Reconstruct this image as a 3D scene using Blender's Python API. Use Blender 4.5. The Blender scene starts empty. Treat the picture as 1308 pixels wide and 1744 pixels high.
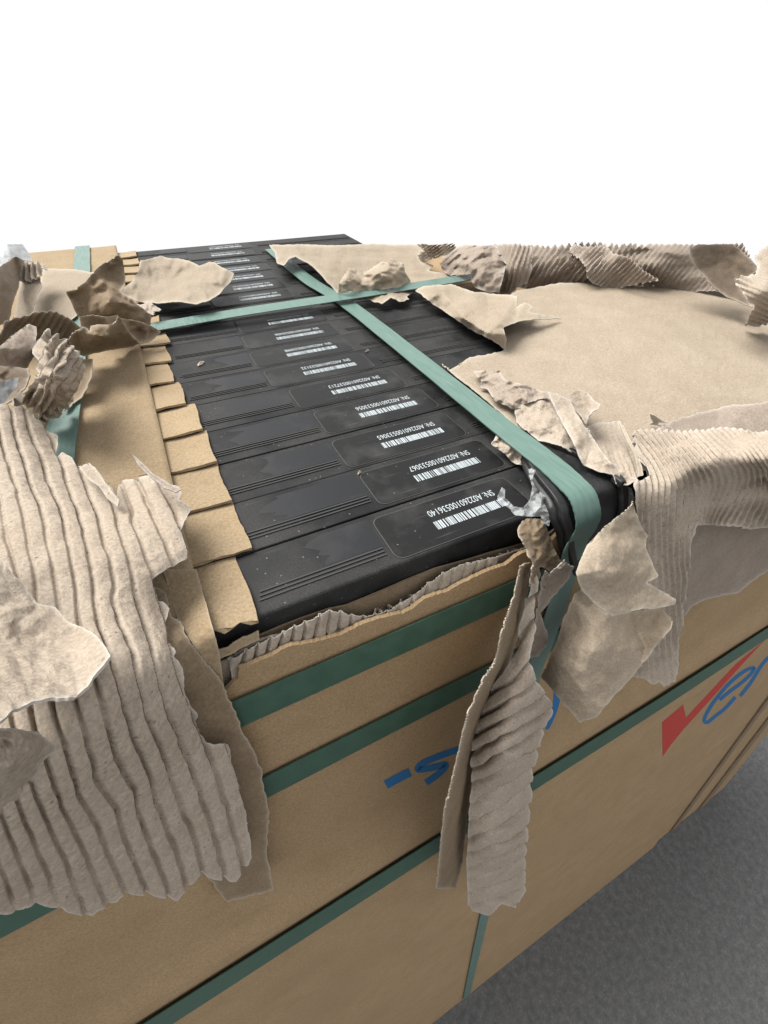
import bpy, bmesh, math, random
import numpy as np
from mathutils import Vector, Matrix

# ------------------------------------------------------------------ camera, world, light
U = 0.2            # one working unit = 0.2 m ; camera at the origin of the working space
DEPTH = 8.6        # floor lies this many units below the camera
FPX, PITCH, ROLL, YAW = 752.7256, .7533445, -.02728, -.48187
scene = bpy.context.scene
COL = scene.collection

def cam_axes():
    cy, sy = math.cos(YAW), math.sin(YAW)
    fh = np.array([-sy, cy, 0.]); right = np.array([cy, sy, 0.])
    cp, sp = math.cos(PITCH), math.sin(PITCH)
    fwd = fh*cp + np.array([0, 0, -sp]); down = -fh*sp + np.array([0, 0, -cp])
    cr, sr = math.cos(ROLL), math.sin(ROLL)
    return fwd, right*cr + down*sr, -right*sr + down*cr
FW, RT, DN = cam_axes()

def W(p):
    return (p[0]*U, p[1]*U, (p[2]+DEPTH)*U)

cd = bpy.data.cameras.new('camera')
cam = bpy.data.objects.new('camera', cd); COL.objects.link(cam)
cd.sensor_fit = 'AUTO'; cd.sensor_width = 36.0
cd.lens = 36.0*FPX/1744.0
cd.clip_start = 0.01; cd.clip_end = 200
m = Matrix(((RT[0], -DN[0], -FW[0], 0), (RT[1], -DN[1], -FW[1], 0), (RT[2], -DN[2], -FW[2], DEPTH*U), (0, 0, 0, 1)))
cam.matrix_world = m
scene.camera = cam

world = bpy.data.worlds.new('World'); scene.world = world; world.use_nodes = True
bg = world.node_tree.nodes['Background']
bg.inputs[0].default_value = (1.0, 1.0, 1.0, 1); bg.inputs[1].default_value = 0.76

sd = bpy.data.lights.new('soft_daylight', 'SUN'); sd.energy = 5.3; sd.angle = math.radians(40); sd.color = (1, .97, .92)
sun = bpy.data.objects.new('soft_daylight', sd); COL.objects.link(sun)
sun.location = (-1, 2, 3)
sun.rotation_euler = Vector((.42, -.62, -1.0)).to_track_quat('-Z', 'Y').to_euler()

vs = scene.view_settings
vs.view_transform = 'Standard'; vs.look = 'None'; vs.gamma = 1.0; vs.exposure = 0.42; vs.use_curve_mapping = False

# ------------------------------------------------------------------ geometry helpers
def ray(px, py):
    px = np.asarray(px, float); py = np.asarray(py, float)
    return FW*FPX + RT*(px-654.0)[..., None] + DN*(py-872.0)[..., None]
def T(px, py, h=0.0):                 # point of the horizontal plane h above the module tops
    d = ray(px, py); return d*((-1+h)/d[..., 2])[..., None]
TILT = .1763
def G(px, py, off=0.0):               # point of the outward leaning carton front, off units proud of it
    d = ray(px, py); return d*((.8763-off)/(d[..., 1]-TILT*d[..., 2]))[..., None]
def frontpt(x, dpt, off=0.0):
    return np.array([x, .8763-off-TILT*dpt, -dpt])

def vnoise(p, seed=0):
    p = np.asarray(p, float); i = np.floor(p).astype(np.int64); f = p-i; f = f*f*(3-2*f)
    def h(a, b, c):
        n = (a*374761393 + b*668265263 + c*2147483647 + seed*974711) & 0xffffffff
        n = ((n ^ (n >> 13))*1274126177) & 0xffffffff
        n = ((n ^ (n >> 16))*2246822519) & 0xffffffff
        return ((n ^ (n >> 15)) & 0xffff)/65535.0*2-1
    r = 0
    for dx in (0, 1):
        for dy in (0, 1):
            for dz in (0, 1):
                w = (f[..., 0] if dx else 1-f[..., 0])*(f[..., 1] if dy else 1-f[..., 1])*(f[..., 2] if dz else 1-f[..., 2])
                r = r + w*h(i[..., 0]+dx, i[..., 1]+dy, i[..., 2]+dz)
    return r
def rot3(p, k):
    a = .7+k*1.3; c, s = math.cos(a), math.sin(a)
    q = np.stack([p[..., 0]*c-p[..., 1]*s, p[..., 0]*s+p[..., 1]*c, p[..., 2]], -1)
    b = .4+k*.9; c, s = math.cos(b), math.sin(b)
    return np.stack([q[..., 0], q[..., 1]*c-q[..., 2]*s, q[..., 1]*s+q[..., 2]*c], -1)
def crumple(p, freq, seed, octs=3):
    r = 0; a = 1.0
    for k in range(octs):
        q = rot3(p, k+seed % 5)*freq*(1.9**k)
        q = q + .35*np.stack([vnoise(q*.7, seed+50+k), vnoise(q*.7+9, seed+51+k), vnoise(q*.7+19, seed+52+k)], -1)
        r = r + a*(1-2.2*np.abs(vnoise(q, seed+k))); a *= .48
    return r

def facet(a, b, freq, seed):
    a = a*freq; b = b*freq
    z = np.zeros_like(a); q = np.stack([a*.55, b*.55, z], -1)
    a = a+.9*vnoise(q, seed+1); b = b+.9*vnoise(q+31, seed+2)
    th = seed*1.7; a, b = a*math.cos(th)-b*math.sin(th), a*math.sin(th)+b*math.cos(th)
    u = a-b/math.sqrt(3); v = 2*b/math.sqrt(3)
    iu = np.floor(u).astype(np.int64); iv = np.floor(v).astype(np.int64); fu = u-iu; fv = v-iv
    def h(i, j):
        n = (i*374761393+j*668265263+seed*974711) & 0xffffffff
        n = ((n ^ (n >> 13))*1274126177) & 0xffffffff
        return ((n ^ (n >> 16)) & 0xffff)/65535.0*2-1
    lo = fu+fv <= 1
    r1 = h(iu, iv)*(1-fu-fv)+h(iu+1, iv)*fu+h(iu, iv+1)*fv
    r2 = h(iu+1, iv+1)*(fu+fv-1)+h(iu, iv+1)*(1-fu)+h(iu+1, iv)*(1-fv)
    return np.where(lo, r1, r2)
from mathutils.geometry import delaunay_2d_cdt
def facet_net(f, x0, x1, y0, y1, sp, jit, seed, gx, gy):
    rg = random.Random(seed*31+5); P = []
    nx = max(2, int((x1-x0)/sp)+1); ny = max(2, int((y1-y0)/sp)+1)
    for j in range(-1, ny+2):
        for i in range(-1, nx+2):
            P.append((x0+(i+.5*(j % 2)+rg.uniform(-.42, .42))*sp, y0+(j+rg.uniform(-.42, .42))*sp*.9))
    P = np.array(P)
    r = delaunay_2d_cdt([Vector(p) for p in P], [], [], 0, 1e-4)
    V = np.array([v[:] for v in r[0]]); Fc = r[2]
    val = f(V[:, 0], V[:, 1])+np.array([rg.uniform(-1, 1) for _ in V])*jit
    out = f(gx, gy)
    for t in Fc:
        a, b, c = V[t[0]], V[t[1]], V[t[2]]
        m = (gx >= min(a[0], b[0], c[0])) & (gx <= max(a[0], b[0], c[0])) & (gy >= min(a[1], b[1], c[1])) & (gy <= max(a[1], b[1], c[1]))
        if not m.any(): continue
        x, y = gx[m], gy[m]; dt = (b[1]-c[1])*(a[0]-c[0])+(c[0]-b[0])*(a[1]-c[1])
        if abs(dt) < 1e-9: continue
        l1 = ((b[1]-c[1])*(x-c[0])+(c[0]-b[0])*(y-c[1]))/dt; l2 = ((c[1]-a[1])*(x-c[0])+(a[0]-c[0])*(y-c[1]))/dt; l3 = 1-l1-l2
        k = (l1 > -1e-6) & (l2 > -1e-6) & (l3 > -1e-6)
        q = out[m]; q[k] = l1[k]*val[t[0]]+l2[k]*val[t[1]]+l3[k]*val[t[2]]; out[m] = q
    return out
class TPS:
    def __init__(self, xy, v):
        xy = np.asarray(xy, float)/200.0; v = np.asarray(v, float); n = len(v)
        self.xy = xy
        d = np.linalg.norm(xy[:, None]-xy[None], axis=2)
        K = np.where(d > 0, d*d*np.log(d+1e-12), 0)+np.eye(n)*1e-4
        Pm = np.concatenate([np.ones((n, 1)), xy], 1)
        A = np.zeros((n+3, n+3)); A[:n, :n] = K; A[:n, n:] = Pm; A[n:, :n] = Pm.T
        A[n:, n:] = -np.eye(3)*1e-9
        self.w = np.linalg.solve(A, np.concatenate([v, np.zeros(3)]))
    def __call__(self, x, y):
        q = np.stack([x, y], -1)/200.0
        n = len(self.xy); r = self.w[n]+self.w[n+1]*q[..., 0]+self.w[n+2]*q[..., 1]
        for k in range(n):
            d2 = (q[..., 0]-self.xy[k, 0])**2+(q[..., 1]-self.xy[k, 1])**2
            r = r+self.w[k]*.5*d2*np.log(d2+1e-12)
        return r

ZONES = dict(P=(0, 0, 1), Z1=(0, 410, .3364), Z2=(400, 410, .3364), Z3=(800, 410, .3884), Z4=(0, 680, .3517), Z5=(0, 990, .3517),
             Z6=(360, 690, .4128), Z7=(360, 930, .4128), Z8=(780, 690, .4037), Z9=(780, 940, .4037), N1=(880, 415, .3272),
             N2=(440, 415, .3517), N3=(0, 415, .2141), N4=(0, 550, .2141), N5=(780, 610, .2446), N6=(1020, 680, .2202),
             N7=(830, 780, .2064), N8=(360, 900, .2141), V1=(1100, 1060, .159), V2=(640, 1200, .2446))
def zp(z, pts):
    ox, oy, s = ZONES[z]
    return [(ox+s*p[0], oy+s*p[1]) for p in pts]

def densify(poly, jag, seed, step=2.2):
    n = len(poly); P = []; Nn = []; S = []; acc = 0.0
    for i in range(n):
        a = np.array(poly[i]); b = np.array(poly[(i+1) % n]); L = np.hypot(*(b-a)); k = max(1, int(L/step))
        nr = np.array([-(b-a)[1], (b-a)[0]])/(L+1e-9)
        for j in range(k):
            P.append(a+(b-a)*j/k); Nn.append(nr); S.append(acc+L*j/k)
        acc += L
    S = np.array(S); z = S*0+seed*3.1
    def n1(w, q): return vnoise(np.stack([S/w, z, z+q], -1), seed+q)
    o = jag*(1.1*n1(26, 1)+.9*n1(9, 2)+.55*n1(4, 3)*(.4+.6*np.abs(n1(40, 4)))+.8*n1(2.4, 5)*np.abs(n1(30, 6)))
    return np.array(P)+np.array(Nn)*o[:, None]
def inside(poly, x, y):
    r = np.zeros(x.shape, bool); n = len(poly)
    x0, y0 = poly[:, 0], poly[:, 1]; x1, y1 = np.roll(x0, -1), np.roll(y0, -1)
    for i in range(n):
        if y0[i] == y1[i]: continue
        c = ((y0[i] > y) != (y1[i] > y)) & (x < (x1[i]-x0[i])*(y-y0[i])/(y1[i]-y0[i])+x0[i])
        r ^= c
    return r
def nearest(poly, q):
    a = poly; b = np.roll(poly, -1, 0); ab = b-a; l2 = (ab**2).sum(1)+1e-12
    best = np.full(len(q), 1e18); pt = np.zeros_like(q)
    for i in range(len(a)):
        t = np.clip(((q-a[i])@ab[i])/l2[i], 0, 1); c = a[i]+t[:, None]*ab[i]; d = ((q-c)**2).sum(1)
        k = d < best; best[k] = d[k]; pt[k] = c[k]
    return np.sqrt(best), pt

def new_obj(name, verts, faces, mats, parent=None, smooth=False, origin=None, mat_idx=None):
    me = bpy.data.meshes.new(name)
    v = np.asarray(verts, float).reshape(-1, 3)
    o = np.zeros(3) if origin is None else np.asarray(origin, float)
    me.from_pydata([tuple(q) for q in (v-o)], [], [tuple(int(k) for k in f) for f in faces])
    for mt in (mats if isinstance(mats, (list, tuple)) else [mats]): me.materials.append(mt)
    if mat_idx is not None:
        me.polygons.foreach_set('material_index', mat_idx)
    if smooth: me.polygons.foreach_set('use_smooth', [True]*len(me.polygons))
    me.update()
    ob = bpy.data.objects.new(name, me); COL.objects.link(ob)
    ob.location = tuple(o)
    if parent is not None:
        ob.parent = parent
        ob.location = tuple(o-np.array(parent.get('_org', (0, 0, 0)))) if origin is not None else tuple(-np.array(parent.get('_org', (0, 0, 0))))
    return ob
def tag(ob, label, cat, group=None, kind=None):
    if label: ob['label'] = label
    if cat: ob['category'] = cat
    if group: ob['group'] = group
    if kind: ob['kind'] = kind
    return ob
ORG = {}
def empty(name, loc):
    e = bpy.data.objects.new(name, None); COL.objects.link(e); e.location = loc; e.empty_display_size = .02
    ORG[e.name] = np.array(loc, float)
    return e
def part(name, verts, faces, mats, parent, smooth=False, mat_idx=None, base=None):
    """verts in world metres; parent empties have no rotation, so subtract their origins"""
    o = ORG.get(parent.name, np.zeros(3))
    ob = new_obj(name, np.asarray(verts, float).reshape(-1, 3)-o, faces, mats, None, smooth, None, mat_idx)
    ob.parent = parent
    ORG[ob.name] = o
    return ob

def sheet(name, label, cat, outline, ctl, mats, step=2.2, th=.0035, jag=1.2, cr=(0, 1, 3), flute=None, seed=1, group=None, parent=None, wave=(0, 1), cr_edge=0.0, sharp=False, fac=None):
    """A torn sheet of paper or board.  outline: its contour; ctl: (px,py,kind,value) places the surface in the scene
    (kind h: height over the modules, f: distance proud of the carton front, r: horizontal range)."""
    poly = densify(outline, jag, seed)
    xy = []; lv = []
    for c in ctl:
        px, py, k, v = c
        d = ray(px, py)
        if k == 'h': t = (-1+v)/d[2]
        elif k == 'f': t = (.8763-v)/(d[1]-TILT*d[2])
        elif k == 'r': t = v/math.hypot(d[0], d[1])
        xy.append((px, py)); lv.append(math.log(t*FPX))
    f = TPS(xy, lv)
    x0, y0 = poly.min(0)-step; x1, y1 = poly.max(0)+step
    nx = int((x1-x0)/step)+2; ny = int((y1-y0)/step)+2
    gx, gy = np.meshgrid(x0+np.arange(nx)*step, y0+np.arange(ny)*step)
    cin = inside(poly, gx[:-1, :-1]+step/2, gy[:-1, :-1]+step/2)
    idx = np.arange(nx*ny).reshape(ny, nx)
    q = np.stack([idx[:-1, :-1][cin], idx[1:, :-1][cin], idx[1:, 1:][cin], idx[:-1, 1:][cin]], 1)
    used, inv = np.unique(q.ravel(), return_inverse=True); q = inv.reshape(q.shape)
    pts = np.stack([gx.ravel()[used], gy.ravel()[used]], 1)
    # boundary vertices follow the contour
    e = np.concatenate([q[:, [0, 1]], q[:, [1, 2]], q[:, [2, 3]], q[:, [3, 0]]]); es = np.sort(e, 1)
    ue, cnt = np.unique(es, axis=0, return_counts=True)
    bv = np.unique(ue[cnt == 1].ravel())
    dist, _ = nearest(poly, pts)
    db, pb = nearest(poly, pts[bv]); ok = db < step*1.6
    pts[bv[ok]] = pb[ok]; dist[bv] = 0
    def pos(x, y):
        d = ray(x, y); return d*(np.exp(f(x, y))/FPX)[..., None]
    P0 = pos(pts[:, 0], pts[:, 1]); e_ = 1.0
    if cr[0] and (flute is None or fac) and fac != 0:
        sp = fac or min(46, max(13, math.sqrt((x1-x0)*(y1-y0))/5.5))
        rm = float(np.linalg.norm(P0, axis=1).mean()); jt = cr[0]*.75/rm
        a_ = facet_net(f, x0, x1, y0, y1, sp, jt, seed, pts[:, 0], pts[:, 1])
        b_ = facet_net(lambda x, y: x*0, x0, x1, y0, y1, sp*.45, jt*.42, seed+7, pts[:, 0], pts[:, 1])
        g_ = np.exp(.25*f(pts[:, 0], pts[:, 1])+.75*a_+b_)/FPX
        PF = ray(pts[:, 0], pts[:, 1])*g_[:, None]
        crs = .35
    else: PF = P0; crs = 1.0
    Px = pos(pts[:, 0]+e_, pts[:, 1])-P0; Py = pos(pts[:, 0], pts[:, 1]+e_)-P0
    N = np.cross(Px, Py); N /= np.linalg.norm(N, axis=1)[:, None]+1e-12
    N *= np.where((N*P0).sum(1) > 0, -1, 1)[:, None]
    disp = np.zeros(len(pts)); rayd = np.zeros(len(pts)); vd = N
    if cr[0]:
        c_ = crumple(P0, cr[1], seed*7+3, cr[2])*cr[0]*.16
        rg = random.Random(seed*17)
        qa = P0[:, 0]+.2*P0[:, 2]; qb = P0[:, 1]+P0[:, 2]; z0 = np.zeros_like(qa)
        for o_ in range(2+2*cr[2]):
            an = rg.uniform(0, math.pi); fr = cr[1]*rg.uniform(.35, .6)*1.42**o_
            w1 = vnoise(np.stack([qa*cr[1]*.5, qb*cr[1]*.5, z0+o_*7], -1), seed+o_)
            sg = (qa*math.cos(an)+qb*math.sin(an))*fr+.42*w1+rg.random()
            tri = np.abs(sg-np.floor(sg)-.5)*4-1
            ma = np.clip(.5+1.1*vnoise(np.stack([qa*cr[1]*.8+o_, qb*cr[1]*.8, z0+3+o_*5], -1), seed+40+o_), 0, 1.4)
            c_ = c_+cr[0]*.62*(.78**o_)*tri*ma
        fa = P0[:, 0]+.2*P0[:, 2]; fb = P0[:, 1]+P0[:, 2]; am = .42
        for o_ in range(cr[2]+(2 if cr[2] > 2 else 0)):
            c_ = c_+am*cr[0]*facet(fa, fb, cr[1]*1.25*1.8**o_, seed*3+o_*11); am *= .56
        if cr_edge: c_ = c_*(.35+np.exp(-dist/cr_edge))
        vd = -P0/np.linalg.norm(P0, axis=1)[:, None]; cosv = np.clip((N*vd).sum(1), .4, 1)
        rayd = c_/cosv
    if wave[0]: disp += wave[0]*vnoise(P0*wave[1]+seed, seed+77)
    fl = np.zeros(len(pts))
    if flute:
        amp, ph, wob = flute
        if callable(ph): pv = ph(pts[:, 0], pts[:, 1])
        else: pv = TPS([(a, b) for a, b, _ in ph], [c for _, _, c in ph])(pts[:, 0], pts[:, 1])
        pv = pv+wob*vnoise(P0*7+3, seed+5)+wob*.5*vnoise(P0*23+3, seed+6)
        if sharp:
            tt = pv-np.floor(pv); rid = np.minimum(np.clip(tt/.24, 0, 1), np.clip((1-tt)/.16, 0, 1)); rid = rid*rid*(3-2*rid)*.8+.2*np.sin(np.pi*tt)
        else: rid = .5-.5*np.cos(2*np.pi*pv)
        mod = np.clip(.82+.75*vnoise(P0*3.4+8, seed+9)+.3*vnoise(P0*11+8, seed+10), .15, 1.5)
        disp += amp*(rid-.6)*mod
        fl = rid
    disp += .0018*vnoise(P0*60, seed+30)
    V = PF+N*disp[:, None]+vd*(rayd*crs)[:, None]
    Vw = np.stack([V[:, 0]*U, V[:, 1]*U, (V[:, 2]+DEPTH)*U], 1)
    # face orientation towards the viewer's side
    a = Vw[q[:, 1]]-Vw[q[:, 0]]; b = Vw[q[:, 3]]-Vw[q[:, 0]]; nn = np.cross(a, b)
    cpos = Vw[q].mean(1)-np.array([0, 0, DEPTH*U])
    flip = (nn*cpos).sum(1) > 0
    q[flip] = q[flip][:, ::-1]
    if parent is None:
        o = np.array([Vw[:, 0].mean(), Vw[:, 1].mean(), Vw[:, 2].min()])
        ob = new_obj(name, Vw, q, mats, None, True, o)
    else:
        ob = part(name, Vw, q, mats, parent, True)
    at = ob.data.attributes.new('torn', 'FLOAT', 'POINT')
    at.data.foreach_set('value', np.exp(-dist/2.4).astype(np.float32))
    md = ob.modifiers.new('board', 'SOLIDIFY'); md.thickness = (min(th, .0022) if flute else th)*U; md.offset = -1; md.use_even_offset = False
    if isinstance(mats, (list, tuple)) and len(mats) > 1: md.material_offset = 1
    es_ = ob.modifiers.new('crisp_edge', 'EDGE_SPLIT'); es_.split_angle = math.radians(62)
    if label: tag(ob, label, cat, group)
    return ob

def prism(poly2, to3, th, nrm):
    """closed prism of a 2D polygon; to3 maps 2D points to world, nrm the (world) extrusion vector"""
    n = len(poly2); a = np.array([to3(*p) for p in poly2]); b = a+np.asarray(nrm)*th
    v = np.concatenate([a, b]); f = [list(range(n))[::-1], list(range(n, 2*n))]
    for i in range(n): f.append([i, (i+1) % n, n+(i+1) % n, n+i])
    return v, f
def boxmesh(x0, x1, y0, y1, z0, z1):
    v = [(x, y, z) for z in (z0, z1) for y in (y0, y1) for x in (x0, x1)]
    f = [(0, 2, 3, 1), (4, 5, 7, 6), (0, 1, 5, 4), (2, 6, 7, 3), (0, 4, 6, 2), (1, 3, 7, 5)]
    return np.array([W(p) for p in v]), f
def bevel(ob, w, seg=2):
    md = ob.modifiers.new('bevel', 'BEVEL'); md.width = w; md.segments = seg; md.limit_method = 'ANGLE'; md.angle_limit = math.radians(40)
    return ob
def catmull(pts, n):
    pts = np.asarray(pts, float); m_ = len(pts); out = []
    ext = np.concatenate([[2*pts[0]-pts[1]], pts, [2*pts[-1]-pts[-2]]])
    for i in range(m_-1):
        p0, p1, p2, p3 = ext[i:i+4]
        for j in range(n):
            t = j/n
            out.append(.5*((2*p1)+(-p0+p2)*t+(2*p0-5*p1+4*p2-p3)*t*t+(-p0+3*p1-3*p2+p3)*t**3))
    out.append(pts[-1]); return np.array(out)

# ------------------------------------------------------------------ materials
def nd(nt, t, **k):
    n = nt.nodes.new(t)
    for a, b in k.items(): setattr(n, a, b)
    return n
def paper(name, c1, c2, fib=(.75, .70, .62), speck=.0, rough=.9, scale=1.0, bump=.25, torn=.75, mottling=.5, scuff=0.0):
    mt = bpy.data.materials.new(name); mt.use_nodes = True; nt = mt.node_tree; L = nt.links
    bs = nt.nodes['Principled BSDF']; bs.inputs['Roughness'].default_value = rough; bs.inputs['Specular IOR Level'].default_value = .18
    tc = nd(nt, 'ShaderNodeTexCoord')
    n1 = nd(nt, 'ShaderNodeTexNoise'); n1.inputs['Scale'].default_value = 28*scale; n1.inputs['Detail'].default_value = 6; n1.inputs['Roughness'].default_value = .62
    n2 = nd(nt, 'ShaderNodeTexNoise'); n2.inputs['Scale'].default_value = 620*scale; n2.inputs['Detail'].default_value = 3; n2.inputs['Roughness'].default_value = .7
    for n in (n1, n2): L.new(tc.outputs['Object'], n.inputs['Vector'])
    m1 = nd(nt, 'ShaderNodeMapRange'); m1.inputs['From Min'].default_value = .5-.5*(1-mottling)-.02; m1.inputs['From Max'].default_value = .5+.5*(1-mottling)+.02
    m1.inputs['From Min'].default_value = .3; m1.inputs['From Max'].default_value = .7
    L.new(n1.outputs['Fac'], m1.inputs['Value'])
    mx = nd(nt, 'ShaderNodeMix', data_type='RGBA'); L.new(m1.outputs['Result'], mx.inputs['Factor'])
    mx.inputs['A'].default_value = (*c1, 1); mx.inputs['B'].default_value = (*c2, 1)
    m2 = nd(nt, 'ShaderNodeMapRange'); m2.inputs['From Min'].default_value = .3; m2.inputs['From Max'].default_value = .7; m2.inputs['To Min'].default_value = .78; m2.inputs['To Max'].default_value = 1.2
    L.new(n2.outputs['Fac'], m2.inputs['Value'])
    mu = nd(nt, 'ShaderNodeMix', data_type='RGBA', blend_type='MULTIPLY'); mu.inputs['Factor'].default_value = 1
    L.new(mx.outputs['Result'], mu.inputs['A']); L.new(m2.outputs['Result'], mu.inputs['B'])
    oi = nd(nt, 'ShaderNodeObjectInfo'); orr = nd(nt, 'ShaderNodeMapRange'); orr.inputs['To Min'].default_value = .90; orr.inputs['To Max'].default_value = 1.06; L.new(oi.outputs['Random'], orr.inputs['Value'])
    mo = nd(nt, 'ShaderNodeMix', data_type='RGBA', blend_type='MULTIPLY'); mo.inputs['Factor'].default_value = 1; L.new(mu.outputs['Result'], mo.inputs['A']); L.new(orr.outputs['Result'], mo.inputs['B'])
    last = mo
    if scuff:
        ns = nd(nt, 'ShaderNodeTexNoise'); ns.inputs['Scale'].default_value = 7; ns.inputs['Detail'].default_value = 9; ns.inputs['Roughness'].default_value = .72; L.new(tc.outputs['Object'], ns.inputs['Vector'])
        rs_ = nd(nt, 'ShaderNodeMapRange'); rs_.inputs['From Min'].default_value = .5; rs_.inputs['From Max'].default_value = .75; rs_.inputs['To Max'].default_value = scuff; L.new(ns.outputs['Fac'], rs_.inputs['Value'])
        mz = nd(nt, 'ShaderNodeMix', data_type='RGBA'); L.new(rs_.outputs['Result'], mz.inputs['Factor']); L.new(last.outputs['Result'], mz.inputs['A']); mz.inputs['B'].default_value = (c1[0]*.5, c1[1]*.5, c1[2]*.52, 1); last = mz
    if speck:
        n3 = nd(nt, 'ShaderNodeTexVoronoi'); n3.inputs['Scale'].default_value = 230*scale; L.new(tc.outputs['Object'], n3.inputs['Vector'])
        m3 = nd(nt, 'ShaderNodeMapRange'); m3.inputs['From Min'].default_value = .1; m3.inputs['From Max'].default_value = .2; m3.inputs['To Min'].default_value = speck; m3.inputs['To Max'].default_value = 0
        L.new(n3.outputs['Distance'], m3.inputs['Value'])
        n4 = nd(nt, 'ShaderNodeTexNoise'); n4.inputs['Scale'].default_value = 60*scale; L.new(tc.outputs['Object'], n4.inputs['Vector'])
        g4 = nd(nt, 'ShaderNodeMath', operation='GREATER_THAN'); g4.inputs[1].default_value = .56; L.new(n4.outputs['Fac'], g4.inputs[0])
        ms = nd(nt, 'ShaderNodeMath', operation='MULTIPLY'); L.new(m3.outputs['Result'], ms.inputs[0]); L.new(g4.outputs[0], ms.inputs[1])
        mk = nd(nt, 'ShaderNodeMix', data_type='RGBA'); L.new(ms.outputs[0], mk.inputs['Factor']); L.new(last.outputs['Result'], mk.inputs['A'])
        mk.inputs['B'].default_value = (.09, .075, .065, 1); last = mk
    at = nd(nt, 'ShaderNodeAttribute', attribute_name='torn')
    mt_ = nd(nt, 'ShaderNodeMath', operation='MULTIPLY'); mt_.inputs[1].default_value = torn; L.new(at.outputs['Fac'], mt_.inputs[0])
    mf = nd(nt, 'ShaderNodeMix', data_type='RGBA'); L.new(mt_.outputs[0], mf.inputs['Factor']); L.new(last.outputs['Result'], mf.inputs['A']); mf.inputs['B'].default_value = (*fib, 1)
    L.new(mf.outputs['Result'], bs.inputs['Base Color'])
    bp = nd(nt, 'ShaderNodeBump'); bp.inputs['Strength'].default_value = bump; bp.inputs['Distance'].default_value = .0012
    ad = nd(nt, 'ShaderNodeMath', operation='ADD'); L.new(n1.outputs['Fac'], ad.inputs[0]); L.new(n2.outputs['Fac'], ad.inputs[1])
    L.new(ad.outputs[0], bp.inputs['Height']); L.new(bp.outputs['Normal'], bs.inputs['Normal'])
    return mt
K = {}
K['kraft'] = paper('kraft_paper', (.262, .214, .16), (.302, .253, .196), fib=(.40, .36, .30))
K['kraft_flat'] = paper('kraft_board', (.25, .185, .113), (.29, .222, .142), fib=(.36, .30, .22), bump=.15)
K['kraft_dark'] = paper('kraft_liner_inner', (.155, .114, .074), (.205, .156, .105), fib=(.36, .31, .25))
K['grey'] = paper('recycled_corrugated', (.295, .243, .192), (.355, .302, .246), fib=(.44, .41, .37), speck=.6, bump=.5)
K['grey_dk'] = paper('recycled_liner', (.218, .177, .142), (.28, .234, .194), fib=(.39, .35, .31), speck=.5, bump=.5)
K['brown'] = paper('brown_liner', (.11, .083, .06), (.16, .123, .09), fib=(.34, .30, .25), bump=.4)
K['carton'] = paper('carton_face', (.262, .182, .102), (.31, .22, .13), fib=(.3, .25, .18), bump=.12, scuff=.3)

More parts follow.
